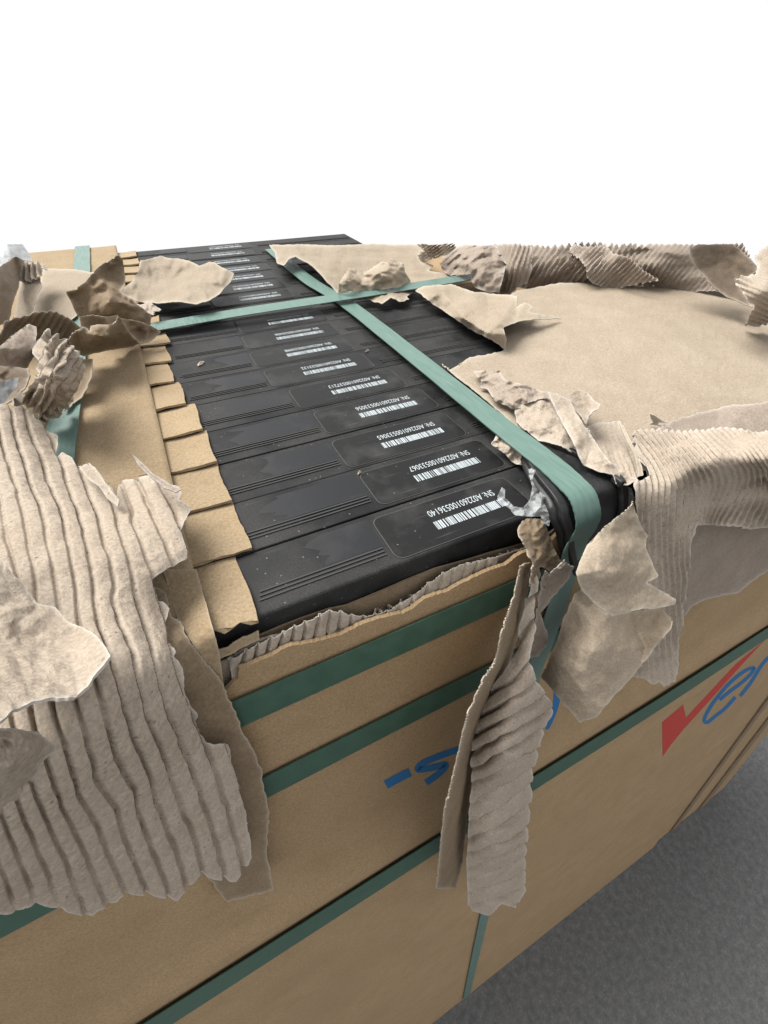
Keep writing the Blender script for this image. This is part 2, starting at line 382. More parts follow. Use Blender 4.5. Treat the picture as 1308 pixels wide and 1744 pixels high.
def plain(name, col, rough=.5, spec=.5, **kw):
    mt = bpy.data.materials.new(name); mt.use_nodes = True; bs = mt.node_tree.nodes['Principled BSDF']
    bs.inputs['Base Color'].default_value = (*col, 1); bs.inputs['Roughness'].default_value = rough; bs.inputs['Specular IOR Level'].default_value = spec
    for k, v in kw.items(): bs.inputs[k].default_value = v
    return mt
def noisy(name, c1, c2, scale, rough=(.4, .7), spec=.4, lo=.4, hi=.65, bump=0, stretch=(1, 1, 1), detail=5, rnd=False, fine=0, fleck=0):
    mt = plain(name, c1, rough[0], spec); nt = mt.node_tree; L = nt.links; bs = nt.nodes['Principled BSDF']
    tc = nd(nt, 'ShaderNodeTexCoord'); mp = nd(nt, 'ShaderNodeMapping'); mp.inputs['Scale'].default_value = stretch
    L.new(tc.outputs['Object'], mp.inputs['Vector'])
    if rnd:
        oi = nd(nt, 'ShaderNodeObjectInfo'); cm = nd(nt, 'ShaderNodeMath', operation='MULTIPLY'); cm.inputs[1].default_value = 37
        L.new(oi.outputs['Random'], cm.inputs[0]); cx = nd(nt, 'ShaderNodeCombineXYZ'); L.new(cm.outputs[0], cx.inputs[0]); L.new(cm.outputs[0], cx.inputs[2]); L.new(cx.outputs[0], mp.inputs['Location'])
    n = nd(nt, 'ShaderNodeTexNoise'); n.inputs['Scale'].default_value = scale; n.inputs['Detail'].default_value = detail; n.inputs['Roughness'].default_value = .6
    L.new(mp.outputs[0], n.inputs['Vector'])
    mr = nd(nt, 'ShaderNodeMapRange'); mr.inputs['From Min'].default_value = lo; mr.inputs['From Max'].default_value = hi; L.new(n.outputs['Fac'], mr.inputs['Value'])
    fac = mr.outputs['Result']
    if fine:
        n2 = nd(nt, 'ShaderNodeTexNoise'); n2.inputs['Scale'].default_value = fine; n2.inputs['Detail'].default_value = 2; L.new(tc.outputs['Object'], n2.inputs['Vector'])
        r2 = nd(nt, 'ShaderNodeMapRange'); r2.inputs['From Min'].default_value = .35; r2.inputs['From Max'].default_value = .7; r2.inputs['To Min'].default_value = .45; r2.inputs['To Max'].default_value = 1.3; L.new(n2.outputs['Fac'], r2.inputs['Value'])
        mm = nd(nt, 'ShaderNodeMath', operation='MULTIPLY'); L.new(fac, mm.inputs[0]); L.new(r2.outputs['Result'], mm.inputs[1]); fac = mm.outputs[0]
    mx = nd(nt, 'ShaderNodeMix', data_type='RGBA'); L.new(fac, mx.inputs['Factor']); mx.inputs['A'].default_value = (*c1, 1); mx.inputs['B'].default_value = (*c2, 1)
    res = mx.outputs['Result']
    if fleck:
        vo = nd(nt, 'ShaderNodeTexVoronoi'); vo.inputs['Scale'].default_value = 260; L.new(mp.outputs[0], vo.inputs['Vector'])
        vr = nd(nt, 'ShaderNodeMapRange'); vr.inputs['From Min'].default_value = .06; vr.inputs['From Max'].default_value = .16; vr.inputs['To Min'].default_value = 1; vr.inputs['To Max'].default_value = 0; L.new(vo.outputs['Distance'], vr.inputs['Value'])
        gt = nd(nt, 'ShaderNodeMath', operation='GREATER_THAN'); gt.inputs[1].default_value = 1-fleck; sx = nd(nt, 'ShaderNodeSeparateColor'); L.new(vo.outputs['Color'], sx.inputs[0]); L.new(sx.outputs[0], gt.inputs[0])
        m4 = nd(nt, 'ShaderNodeMath', operation='MULTIPLY'); L.new(vr.outputs['Result'], m4.inputs[0]); L.new(gt.outputs[0], m4.inputs[1])
        # long faint scratches
        ms_ = nd(nt, 'ShaderNodeMapping'); ms_.inputs['Scale'].default_value = (6, 160, 1); ms_.inputs['Rotation'].default_value = (0, 0, .35); L.new(tc.outputs['Object'], ms_.inputs['Vector'])
        n5 = nd(nt, 'ShaderNodeTexNoise'); n5.inputs['Scale'].default_value = 3; n5.inputs['Detail'].default_value = 2; L.new(ms_.outputs[0], n5.inputs['Vector'])
        r5 = nd(nt, 'ShaderNodeMapRange'); r5.inputs['From Min'].default_value = .7; r5.inputs['From Max'].default_value = .78; r5.inputs['To Max'].default_value = .35; L.new(n5.outputs['Fac'], r5.inputs['Value'])
        m6 = nd(nt, 'ShaderNodeMath', operation='MAXIMUM'); L.new(m4.outputs[0], m6.inputs[0]); L.new(r5.outputs['Result'], m6.inputs[1])
        mq = nd(nt, 'ShaderNodeMix', data_type='RGBA'); L.new(m6.outputs[0], mq.inputs['Factor']); L.new(res, mq.inputs['A']); mq.inputs['B'].default_value = (.14, .14, .135, 1); res = mq.outputs['Result']
    L.new(res, bs.inputs['Base Color'])
    rr = nd(nt, 'ShaderNodeMapRange'); rr.inputs['To Min'].default_value = rough[0]; rr.inputs['To Max'].default_value = rough[1]; L.new(fac, rr.inputs['Value']); L.new(rr.outputs['Result'], bs.inputs['Roughness'])
    if bump:
        bp = nd(nt, 'ShaderNodeBump'); bp.inputs['Strength'].default_value = bump; bp.inputs['Distance'].default_value = .0006; L.new(n.outputs['Fac'], bp.inputs['Height']); L.new(bp.outputs['Normal'], bs.inputs['Normal'])
    return mt
M_BODY = noisy('dusty_black_plastic', (.0065, .007, .0082), (.046, .0455, .045), 15, rough=(.5, .85), spec=.15, lo=.38, hi=.72, rnd=True, fine=900, fleck=.25)
M_CLEAN = noisy('wiped_black_plastic', (.008, .009, .0115), (.02, .02, .022), 30, rough=(.45, .6), spec=.25, lo=.5, hi=.8, rnd=True)
M_LABEL = noisy('black_label_film', (.006, .006, .0065), (.04, .04, .04), 26, rough=(.42, .65), spec=.22, lo=.5, hi=.85, rnd=True, fleck=.06)
M_RIM = plain('label_edge', (.05, .05, .048), .55, .3)
M_INK = plain('white_ink', (.36, .40, .42), .6, .2)
M_RIDGE = plain('dusty_ridge', (.045, .045, .045), .75, .2)
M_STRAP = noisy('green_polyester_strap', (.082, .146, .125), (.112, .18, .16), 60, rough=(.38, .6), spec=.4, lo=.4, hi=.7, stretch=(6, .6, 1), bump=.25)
M_STRAP_SHADE = noisy('green_strap_shaded', (.03, .074, .052), (.042, .092, .067), 70, rough=(.45, .6), spec=.3)  # same green strap; shade on the carton front is put into this darker colour
M_PROT = noisy('black_moulded_plastic', (.010, .0105, .0115), (.03, .03, .031), 40, rough=(.42, .65), spec=.35, fine=500)
M_RED = plain('red_print', (.36, .05, .042), .8, .1)
M_BLUE = plain('blue_print', (.03, .12, .27), .8, .1)
M_FLOOR = noisy('concrete', (.075, .076, .078), (.14, .14, .142), 60, rough=(.8, .9), spec=.2, lo=.3, hi=.7, fine=200)
M_CRUMB = noisy('pale_paper_pulp', (.42, .36, .27), (.5, .44, .35), 200, rough=(.8, .9), spec=.1)
M_WHITE = noisy('white_plastic_film', (.36, .38, .39), (.43, .445, .45), 12, rough=(.3, .5), spec=.5)
mt = plain('clear_film', (.8, .83, .85), .15, .6); mt.node_tree.nodes['Principled BSDF'].inputs['Alpha'].default_value = .17; M_FILM = mt

# ------------------------------------------------------------------ floor
v, f = boxmesh(-40, 40, -60, 8, -8.8, -8.6)
fl = new_obj('floor', v, f, M_FLOOR); fl['kind'] = 'structure'

# ------------------------------------------------------------------ front carton
Y0, PW, NMOD = .724, .2365, 17
XL, XR = -1.9, 4.64
car = empty('carton', W((1.0, .70, -8.59)))
tag(car, 'large brown carton with torn top edge, its printed front below the black modules', 'carton')
def prof(zone, pts, off):
    g = [G(*p, off) for p in zp(zone, pts)]
    return np.array([[q[0], -q[2]] for q in g])
DROWS = [0, 1.5, 1.9, 2.3, 2.45, 2.52, 2.58, 2.63, 2.68, 2.73, 2.78, 2.84, 2.9, 3.2, 4, 5, 6.5, 8.59]
def wall(xs, top, bot, off, th):
    """board standing on the leaning front: columns of points, thickness th units"""
    n = len(xs); rows = 7 if bot < 3 else len(DROWS); V = []; F = []
    for s in (0, th):
        for i, x in enumerate(xs):
            for r in range(rows):
                t = (r/(rows-1))**1.6
                d = top[i]+(bot-top[i])*t if bot < 3 else (top[i] if r == 0 else DROWS[r])
                bl = .05*math.exp(-((d-2.66)/.11)**2) if bot > 3 else 0
                V.append(W(frontpt(x, d, off-s+bl)))
    def id(s, i, r): return s*n*rows+i*rows+r
    for i in range(n-1):
        for r in range(rows-1):
            F.append((id(0, i, r), id(0, i, r+1), id(0, i+1, r+1), id(0, i+1, r)))
            F.append((id(1, i, r), id(1, i+1, r), id(1, i+1, r+1), id(1, i, r+1)))
        F.append((id(0, i, 0), id(0, i+1, 0), id(1, i+1, 0), id(1, i, 0)))
        F.append((id(0, i+1, rows-1), id(0, i, rows-1), id(1, i, rows-1), id(1, i+1, rows-1)))
    for r in range(rows-1):
        F.append((id(0, 0, r), id(1, 0, r), id(1, 0, r+1), id(0, 0, r+1)))
        F.append((id(0, n-1, r), id(0, n-1, r+1), id(1, n-1, r+1), id(1, n-1, r)))
    return np.array(V), F
pr = prof('Z7', [(110, 555), (112, 520), (122, 505), (200, 470), (300, 430), (430, 390), (560, 345), (690, 300), (800, 270), (870, 232), (960, 195), (1060, 150), (1120, 110), (1200, 75), (1280, 40)], .03)
rs = np.random.RandomState(4)
xs = np.concatenate([np.linspace(XL, -.09, 30), np.linspace(-.085, .96, 170), np.linspace(.97, XR, 60)])
top = np.interp(xs, pr[:, 0], pr[:, 1]); top = top+rs.normal(0, .0014, len(xs))+.012*vnoise(np.stack([xs*14, xs*0, xs*0], 1), 3)
top = np.where(xs > 1.0, 1.05, top); top = np.where(xs < -.09, 1.17, top)
v, f = wall(xs, top, 8.59, .03, .012)
part('front_wall', v, f, K['carton'], car)
# middle liner behind the fluting
pr2 = prof('Z7', [(60, 470), (90, 455), (200, 400), (240, 385), (400, 350), (480, 335), (640, 300), (760, 245), (870, 190), (960, 130), (1050, 85), (1150, 55), (1300, 0)], -.004)
top2 = np.interp(xs, pr2[:, 0], pr2[:, 1])+rs.normal(0, .0014, len(xs))+.01*vnoise(np.stack([xs*11, xs*0, xs*0], 1), 8)
top2 = np.where((xs > 1.0) | (xs < -.09), 1.08, top2)
k = (xs > -.3) & (xs < 1.3)
v, f = wall(xs[k], top2[k], 1.9, -.004, .006)
part('middle_liner', v, f, K['grey_dk'], car)
def ribbon(x0, x1, pitch, offa, offb, topf, dep, name, mat, thk=.006, seed=0):
    """standing fluting: a zigzag strip between two liners"""
    r_ = random.Random(seed); pts = []
    x = x0; s = 0
    while x < x1:
        w = pitch*r_.uniform(.8, 1.2)
        for j in range(5):
            t = j/5; a = math.cos(math.pi*t)*.5+.5
            a = min(1, max(0, (a-.5)*5+.5))
            o = offa+(offb-offa)*(a if s == 0 else 1-a)
            pts.append((x+w*.5*t, o, r_.gauss(0, .003)))
        x += w*.5; s ^= 1
    n = len(pts); V = []; F = []
    for q in (0, 1):
        for (x, o, e) in pts:
            tp = topf(x)+e
            V.append(W(frontpt(x+q*thk, tp, o))); V.append(W(frontpt(x+q*thk, tp+dep, o)))
    def id(q, i, b): return q*2*n+2*i+b
    for i in range(n-1):
        F.append((id(0, i, 0), id(0, i, 1), id(0, i+1, 1), id(0, i+1, 0)))
        F.append((id(1, i, 0), id(1, i+1, 0), id(1, i+1, 1), id(1, i, 1)))
        F.append((id(0, i, 0), id(0, i+1, 0), id(1, i+1, 0), id(1, i, 0)))
    return part(name, V, F, mat, car)
ribbon(-.07, .75, .105, .017, -.002, lambda x: np.interp(x, pr[:, 0], pr[:, 1])+.010, .25, 'fluting', K['grey'], seed=3)
ribbon(.3, .95, .07, -.012, -.024, lambda x: np.interp(x, pr2[:, 0], pr2[:, 1])+.008, .25, 'fluting', K['grey'], seed=5)
ribbon(-.03, .32, .1, -.012, -.024, lambda x: np.interp(x, pr2[:, 0], pr2[:, 1])+.004, .25, 'fluting', K['grey'], seed=9)
pr3 = prof('Z7', [(60, 430), (300, 330), (480, 262), (560, 245), (760, 165), (920, 95), (1050, 60), (1300, -15)], -.028)
top3 = np.interp(xs, pr3[:, 0], pr3[:, 1])+.004*vnoise(np.stack([xs*9, xs*0, xs*0], 1), 18)
v, f = wall(xs[k], top3[k], 1.9, -.028, .006)
part('inner_wall', v, f, K['kraft_dark'], car)
# right end and back of the carton
def quadplate(name, P, mat, parent, th=(0, 0, .01)):
    a = [W(p) for p in P]; b = [tuple(np.array(q)+np.array(th)*U) for q in a]; n = len(a)
    F = [list(range(n)), list(range(n, 2*n))[::-1]]+[[i, n+i, n+(i+1) % n, (i+1) % n] for i in range(n)]
    return part(name, a+b, F, mat, parent)
quadplate('end_wall', [frontpt(XR, 1.06, .018), frontpt(XR, 8.59, .018), (XR, 2.95, -8.59), (XR, 2.95, -1.06)], K['carton'], car, (.0, 0, 0.001))
quadplate('left_wall', [frontpt(XL, 1.18, .018), frontpt(XL, 8.59, .018), (XL, 4.78, -8.59), (XL, 4.78, -1.06)], K['carton'], car, (.0, 0, 0.001))
quadplate('back_wall', [(XL, 4.80, -1.06), (1.96, 4.80, -1.06), (1.96, 4.80, -8.59), (XL, 4.80, -8.59)], K['carton'], car, (0, .012, 0))
quadplate('top_board', [(1.97, .76, -1.03), (XR, .76, -1.03), (XR, 2.95, -1.03), (1.97, 2.95, -1.03)], K['carton'], car, (0, 0, .01))
quadplate('top_board', [(1.97, 2.96, -1.03), (2.9, 2.96, -1.03), (2.9, 3.8, -1.03), (1.97, 3.8, -1.03)], K['carton'], car, (0, 0, .01))
quadplate('side_ledge', [(XL, .76, -1.05), (-.16, .76, -1.05), (-.16, 4.78, -1.05), (XL, 4.78, -1.05)], K['carton'], car, (0, 0, .01))
# print on the front
def printed(name, poly, mat, off=.0312):
    a = [W(G(*p, off)) for p in poly]; n = len(a)
    b = [W(G(*p, off-.0008)) for p in poly]
    F = [list(range(n)), list(range(n, 2*n))[::-1]]+[[i, n+i, n+(i+1) % n, (i+1) % n] for i in range(n)]
    return part(name, a+b, F, mat, car)
def strokepoly(pts, w0, w1=None, n=8):
    c = catmull(pts, n); w1 = w0 if w1 is None else w1; L = []; R = []
    for i in range(len(c)):
        t = c[min(i+1, len(c)-1)]-c[max(i-1, 0)]; t /= np.hypot(*t)+1e-9; nn = np.array([-t[1], t[0]]); w = (w0+(w1-w0)*i/(len(c)-1))/2
        L.append(c[i]+nn*w); R.append(c[i]-nn*w)
    return [tuple(p) for p in L+R[::-1]]
def printed_stroke(name, pts, w0, mat, w1=None, off=.0312):
    sp = strokepoly(pts, w0, w1); m_ = len(sp)//2
    a = [W(G(*p, off)) for p in sp]; n = len(a); F = []
    for i in range(m_-1): F.append((i, i+1, n-2-i, n-1-i))
    return part(name, a, F, mat, car)
ck = printed('check_mark_print', zp('V1', [(175, 1070), (400, 880), (430, 1020), (700, 730), (960, 450), (1265, 200), (1060, 420), (880, 620), (600, 930), (400, 1150), (270, 1310), (180, 1440)]), M_RED)
ck['label'] = 'red tick printed on the carton front'
printed_stroke('letter_e_print', zp('V1', [(790, 830), (900, 740), (1020, 650), (1120, 560), (1160, 490), (1070, 515), (930, 620), (800, 760), (690, 910), (625, 1040), (660, 1070), (750, 1000), (850, 920), (960, 800)]), 6, M_BLUE)
printed_stroke('letter_print', zp('V1', [(1010, 790), (1090, 690), (1160, 590), (1240, 460), (1330, 360), (1420, 290)]), 6, M_BLUE)
printed_stroke('letter_print', zp('Z9', [(420, 590), (414, 640), (400, 690), (375, 750)]), 13, M_BLUE, 6)
printed_stroke('letter_print', zp('V2', [(680, 230), (600, 300), (480, 345), (335, 405), (295, 452), (390, 440), (488, 420), (440, 480), (350, 545)]), 11, M_BLUE)
printed_stroke('letter_print', zp('V2', [(690, 370), (620, 395), (560, 415)]), 9, M_BLUE)
printed_stroke('letter_print', zp('V2', [(240, 470), (150, 515), (70, 560)]), 15, M_BLUE)
# neighbouring carton further along the same side
nb = empty('carton', W((5.6, -.4, -8.59)))
tag(nb, 'plain brown carton at the far right edge, past the tick-printed carton', 'carton')
def neighbour(name, x0, x1, d0, d1, off, mat):
    P = [frontpt(x0, d0, off), frontpt(x0, d1, off), frontpt(x1, d1, off), frontpt(x1, d0, off)]
    B = [p+np.array([0, 3.0, 0]) for p in P]
    a = [W(p) for p in P+B]
    F = [(0, 1, 2, 3), (7, 6, 5, 4), (0, 3, 7, 4), (1, 5, 6, 2), (0, 4, 5, 1), (3, 2, 6, 7)]
    return part(name, a, F, mat, nb)
neighbour('front_wall', 4.79, 6.45, 1.6, 8.59, .0, K['carton'])
neighbour('cover_strip', 5.05, 5.2, 1.61, 8.58, .02, K['kraft_dark'])
neighbour('cover_strip', 5.75, 5.95, 1.61, 8.58, .02, K['kraft_dark'])

# ------------------------------------------------------------------ straps
def strap(name, label, pts, wdirs, width, mat, n=14, th=.0042):
    c = catmull(pts, n); wd = catmull(wdirs, n); m_ = len(c); V = []; F = []
    for i in range(m_):
        t = c[min(i+1, m_-1)]-c[max(i-1, 0)]; t /= np.linalg.norm(t)+1e-9
        w = wd[i]-t*(wd[i]@t); w /= np.linalg.norm(w); nn = np.cross(t, w)
        wob = 1+.012*math.sin(i*.9)
        for a, b in ((-1, 0), (1, 0), (1, 1), (-1, 1)):
            V.append(W(c[i]+w*a*width/2*wob+nn*(b-.5)*th))
    for i in range(m_-1):
        for k_ in range(4):
            F.append((i*4+k_, i*4+(k_+1) % 4, i*4+4+(k_+1) % 4, i*4+4+k_))
    F += [(0, 3, 2, 1), tuple((m_-1)*4+k_ for k_ in range(4))]
    V = np.array(V); o = V.mean(0)
    ob = new_obj(name, V, F, mat, None, True, o)
    md = ob.modifiers.new('e', 'EDGE_SPLIT'); md.split_angle = math.radians(50)
    return tag(ob, label, 'strap', 'green packing straps')
X1 = np.array([1., 0, 0])
fp = lambda x, d, o: frontpt(x, d, o)
XC = float(T(982, 832, .084)[0])
strap('packing_strap', 'green strap running lengthwise over the barcoded modules and the black corner protector',
      [T(462, 424, .02), T(524, 476, .03), T(588, 515, .03), T(700, 602, .045), T(838, 713, .06), T(905, 765, .078), T(945, 797, .084),
       (XC, .715, -.914), (XC, .675, -.921), (XC, .645, -.942), fp(XC+.002, .985, .087), fp(XC+.004, 1.03, .084), G(983, 925, .078), G(972, 958, .06), G(946, 1041, .05), G(926, 1100, .045), G(900, 1180, .045), fp(1.085, 2.8, .062), fp(1.06, 4, .045), fp(1.05, 6, .045), fp(1.05, 8.5, .045)],
      [X1]*21, .108, M_STRAP)
Yd = np.array([0, 1., 0])
strap('packing_strap', 'green strap crossing the module row, pulled tight between two piles of torn paper',
      [T(225, 563, .03), T(268, 556, .035), T(420, 530, .05), T(600, 503, .06), T(700, 487.5, .065), T(805, 471, .07), T(870, 462, .05)], [Yd]*7, .125, M_STRAP)
strap('packing_strap', 'green strap lying on the flat brown board at the far left',
      [(-.355, 4.88, -.955), (-.36, 4.3, -.955), (-.38, 3.2, -.955), (-.42, 2.2, -.953), (-.45, 1.6, -.953), (-.47, .9, -.953)], [X1]*6, .108, M_STRAP)
Zd = np.array([0, TILT, 1.0])
strap('packing_strap', 'upper green strap along the carton front, just under the torn edge',
      [fp(-1.0, 1.24, .042), fp(-.1, 1.235, .042), fp(.9, 1.24, .042), fp(1.6, 1.25, .042), fp(4.6, 1.24, .042)], [Zd]*5, .115, M_STRAP_SHADE)
strap('packing_strap', 'middle green strap along the carton front, second below the torn edge',
      [fp(-1.0, 1.65, .042), fp(-.1, 1.64, .042), fp(.9, 1.645, .042), fp(1.6, 1.65, .042), fp(4.6, 1.65, .042)], [Zd]*5, .12, M_STRAP_SHADE)
strap('packing_strap', 'lowest and widest green strap, directly above the red tick print',
      [fp(-1.0, 2.96, .05), fp(1.0, 2.965, .05), fp(2.4, 2.97, .055), fp(3.6, 2.96, .05), fp(4.6, 2.97, .05)], [Zd]*5, .2, M_STRAP_SHADE)

# ------------------------------------------------------------------ black modules
SN = ['A02260100536140', 'A02260100533067', 'A02260100533065', 'A02260100533056', 'A02260100537213', 'A02260100533132', 'A02260100533098', 'A02260100535406', 'A02260100533069',
      'A02260100533086', 'A02260100533037', 'A02260100533161', 'A02260100533181', 'A02260100533058', 'A02260100533090', 'A02260100533052', 'A02260100533036', 'A02260100533068']
BX = [.888, .948, .934, .944, .91, .856, .845, .86, .88, .868, .82, .836, .832, .864, .845, .861, .891, .87]
TABX = [.013, .058, .052, .054, .049, .02, .0, .015, .04, .03, .02, .035, .03, .02, .04, .03, .03, .02]
ORD = ['first', 'second', 'third', 'fourth', 'fifth', 'sixth', 'seventh', 'eighth', 'ninth', 'tenth', 'eleventh', 'twelfth', 'thirteenth', 'fourteenth', 'fifteenth', 'sixteenth', 'seventeenth', 'eighteenth']
def text_mesh(txt):
    cu = bpy.data.curves.new('t', 'FONT'); cu.body = txt; cu.size = 1; cu.resolution_u = 3
    cu.offset = .0
    ob = bpy.data.objects.new('t', cu); COL.objects.link(ob)
    me = bpy.data.meshes.new_from_object(ob.evaluated_get(bpy.context.evaluated_depsgraph_get()))
    v = np.array([q.co[:] for q in me.vertices]); F = [list(p.vertices) for p in me.polygons]
    bpy.data.objects.remove(ob); bpy.data.curves.remove(cu); bpy.data.meshes.remove(me)
    return v, F
def rrect(x0, x1, y0, y1, r, n=5):
    P = []
    for cx, cy, a0 in ((x1-r, y1-r, 0), (x0+r, y1-r, 90), (x0+r, y0+r, 180), (x1-r, y0+r, 270)):
        for j in range(n+1):
            a = math.radians(a0+90*j/n); P.append((cx+r*math.cos(a), cy+r*math.sin(a)))
    return P
def plate(poly, z0, z1):
    n = len(poly); V = [W((p[0], p[1], z0)) for p in poly]+[W((p[0], p[1], z1)) for p in poly]
    F = [list(range(n))[::-1], list(range(n, 2*n))]+[[i, (i+1) % n, n+(i+1) % n, n+i] for i in range(n)]
    return V, F
for i in range(NMOD):
    rr = random.Random(100+i)
    y0 = Y0+i*PW; y1 = y0+PW; dz = rr.uniform(-.0025, .0015) if i else 0
    zt = -1+dz
    md_ = empty('battery_module', W((1.1, (y0+y1)/2, -1.4)))
    lab = ('black module nearest the torn carton edge, serial number ending 6140' if i == 0 else
           '%s black module from the torn carton edge, serial number ending %s' % (ORD[i], SN[i][-4:]) if i < 9 else
           '%s black module from the torn carton edge, towards the far end of the row' % ORD[i])
    tag(md_, lab, 'battery', 'row of black barcoded modules')
    x0 = -.14
    v, f = boxmesh(x0, 1.95, y0+.0014, y1-.0014, -1.42, zt)
    b = part('body', v, f, M_BODY, md_); bevel(b, .0008 if i else .0022, 3)
    # grip ridges
    V = []; F = []
    for xa, xb in ((.03, BX[i]-.47), (BX[i]+.13, 1.92)):
        for k_, yy in enumerate((.048, .062, .076)):
            v, f = boxmesh(xa+rr.uniform(0, .015), xb, y0+yy, y0+yy+.0045, zt+.0005, zt+.0035); o_ = len(V); V += list(v); F += [tuple(q+o_ for q in ff) for ff in f]
    part('grip_ridges', V, F, M_RIDGE, md_)['kind'] = 'stuff'
    # wiped smooth panel left of the label
    xa = rr.uniform(.14, .26); xb = BX[i]-.462; pl = []
    for t in np.linspace(0, 1, 9): pl.append((xa+.03*math.sin(t*7+i)+.02*rr.uniform(-1, 1), y0+.088+t*.125))
    pl = [(xb, y0+.088)]+pl+[(xb, y0+.213)]
    v, f = plate(pl[::-1], zt-.001, zt+.0004)
    part('smooth_panel', v, f, M_CLEAN, md_)
    lx0, lx1 = BX[i]-.452, BX[i]+.082; ly0, ly1 = y0+.014, y0+.205
    rim = rrect(lx0, lx1, ly0, ly1, .03)
    v, f = plate(rim, zt-.001, zt+.0022)
    rm = part('label_edge', v, f, M_RIM, md_)
    v, f = plate(rrect(lx0+.003, lx1-.003, ly0+.003, ly1-.003, .028), zt+.0, zt+.0032)
    lb = part('label', v, f, M_LABEL, md_)
    # barcode
    V = []; F = []; bx1 = BX[i]; bx0 = bx1-.275; x = bx0
    while x < bx1:
        w = rr.choice([.0022, .0022, .004, .0055]); g = rr.choice([.002, .002, .004, .006])
        w = min(w, bx1-x)
        v, f = boxmesh(x, x+w, y0+.07, y0+.106, zt+.0034, zt+.0042); o_ = len(V); V += list(v); F += [tuple(q+o_ for q in ff) for ff in f]
        x += w+g
    bc = part('barcode', V, F, M_INK, lb)
    tv, tf = text_mesh('SN: '+SN[i]); sc = .262/(tv[:, 0].max()-tv[:, 0].min())
    hh = .029/(tv[:, 1].max()-tv[:, 1].min())
    tx0 = tv[:, 0].min()
    V = [W((bx1-.008-(q[0]-tx0)*sc, y0+.158-q[1]*hh, zt+.0042)) for q in tv]
    part('serial_number', V, tf, M_INK, lb)

# ------------------------------------------------------------------ kraft sleeve ends, cover board
for i in range(NMOD):
    rr = random.Random(300+i); y0 = Y0+i*PW; y1 = y0+PW
    xa, xb = -.135, TABX[i]
    n = 10; V = []; F = []; nc = 7
    yo = -.004 if i else -.012
    for s in (0, 1):
        for j in range(nc+1):
            t = j/nc
            for k_ in range(n+1):
                u = k_/n
                y = y0+yo+(PW+.012)*u
                xr = xb+.004*math.sin(u*5+i)+rr.uniform(-.0015, .0015)
                xx = xa+(xr-xa)*t
                h = .018*(1-u)+.004+.004*math.sin(u*3.1)+.003*math.sin(t*4+i)
                if i == 0 and k_ == 0: y += rr.uniform(-.012, .012)
                elif k_ == 0: y += rr.uniform(-.003, .003)
                V.append(W((xx, y, -1+h-s*.010)))
    def id(s, j, k_): return s*(nc+1)*(n+1)+j*(n+1)+k_
    for j in range(nc):
        for k_ in range(n):
            F.append((id(0, j, k_), id(0, j+1, k_), id(0, j+1, k_+1), id(0, j, k_+1)))
            F.append((id(1, j, k_), id(1, j, k_+1), id(1, j+1, k_+1), id(1, j+1, k_)))
        F.append((id(0, j, 0), id(1, j, 0), id(1, j+1, 0), id(0, j+1, 0))); F.append((id(0, j, n), id(0, j+1, n), id(1, j+1, n), id(1, j, n)))
    for k_ in range(n):
        F.append((id(0, nc, k_), id(1, nc, k_), id(1, nc, k_+1), id(0, nc, k_+1))); F.append((id(0, 0, k_), id(0, 0, k_+1), id(1, 0, k_+1), id(1, 0, k_)))
    V = np.array(V)
    ob = new_obj('sleeve_end', V, F, K['kraft_flat'], None, False, V.mean(0))
    tag(ob, ('kraft sleeve end with a torn front edge, nearest the carton edge' if i == 0 else
             'kraft sleeve end capping the %s black module from the torn carton edge' % ORD[i]), 'cardboard', 'kraft sleeve ends')
# flat cover board on the left
def gridsheet(name, label, x0, x1, y0, y1, hf, mat, nx=40, ny=160, th=.012):
    V = []; F = []
    for j in range(ny+1):
        for i in range(nx+1):
            x = x0+(x1-x0)*i/nx; y = y0+(y1-y0)*j/ny
            V.append(W((x, y, -1+hf(x, y))))
    for j in range(ny):
        for i in range(nx):
            a = j*(nx+1)+i; F.append((a, a+1, a+nx+2, a+nx+1))
    V = np.array(V); ob = new_obj(name, V, F, mat, None, True, V.mean(0))
    md = ob.modifiers.new('board', 'SOLIDIFY'); md.thickness = th*U; md.offset = -1
    return tag(ob, label, 'cardboard')
def hcov(x, y):
    h = .034+.006*vnoise(np.array([x*4, y*2.2, 0.]), 4)
    fr = (y-Y0)/PW; fr -= round(fr)
    h -= .004*math.exp(-(fr*PW/.01)**2)*(1 if x > -.45 else .4)
    if y < .80: h -= (.80-y)*1.2
    return h
cov = gridsheet('cover_board', 'flat brown kraft cover board on the left, between the torn flap and the sleeve ends', -.98, -.105, .70, 4.86, hcov, K['kraft_flat'])

for i in range(2, NMOD):
    rr = random.Random(i+900)
    for xc in (-.19, -.29):
        xa = xc+rr.uniform(-.015, .015); ln = rr.uniform(.02, .05); yy = Y0+i*PW+rr.uniform(-.006, .006)
        z = -1+hcov(xa, yy)
        v, f = boxmesh(xa, xa+ln, yy-.0022, yy+.0022, z-.004, z+.0016)
        sl = new_obj('slit', v-np.array(cov.location), f, K['brown']); sl.parent = cov

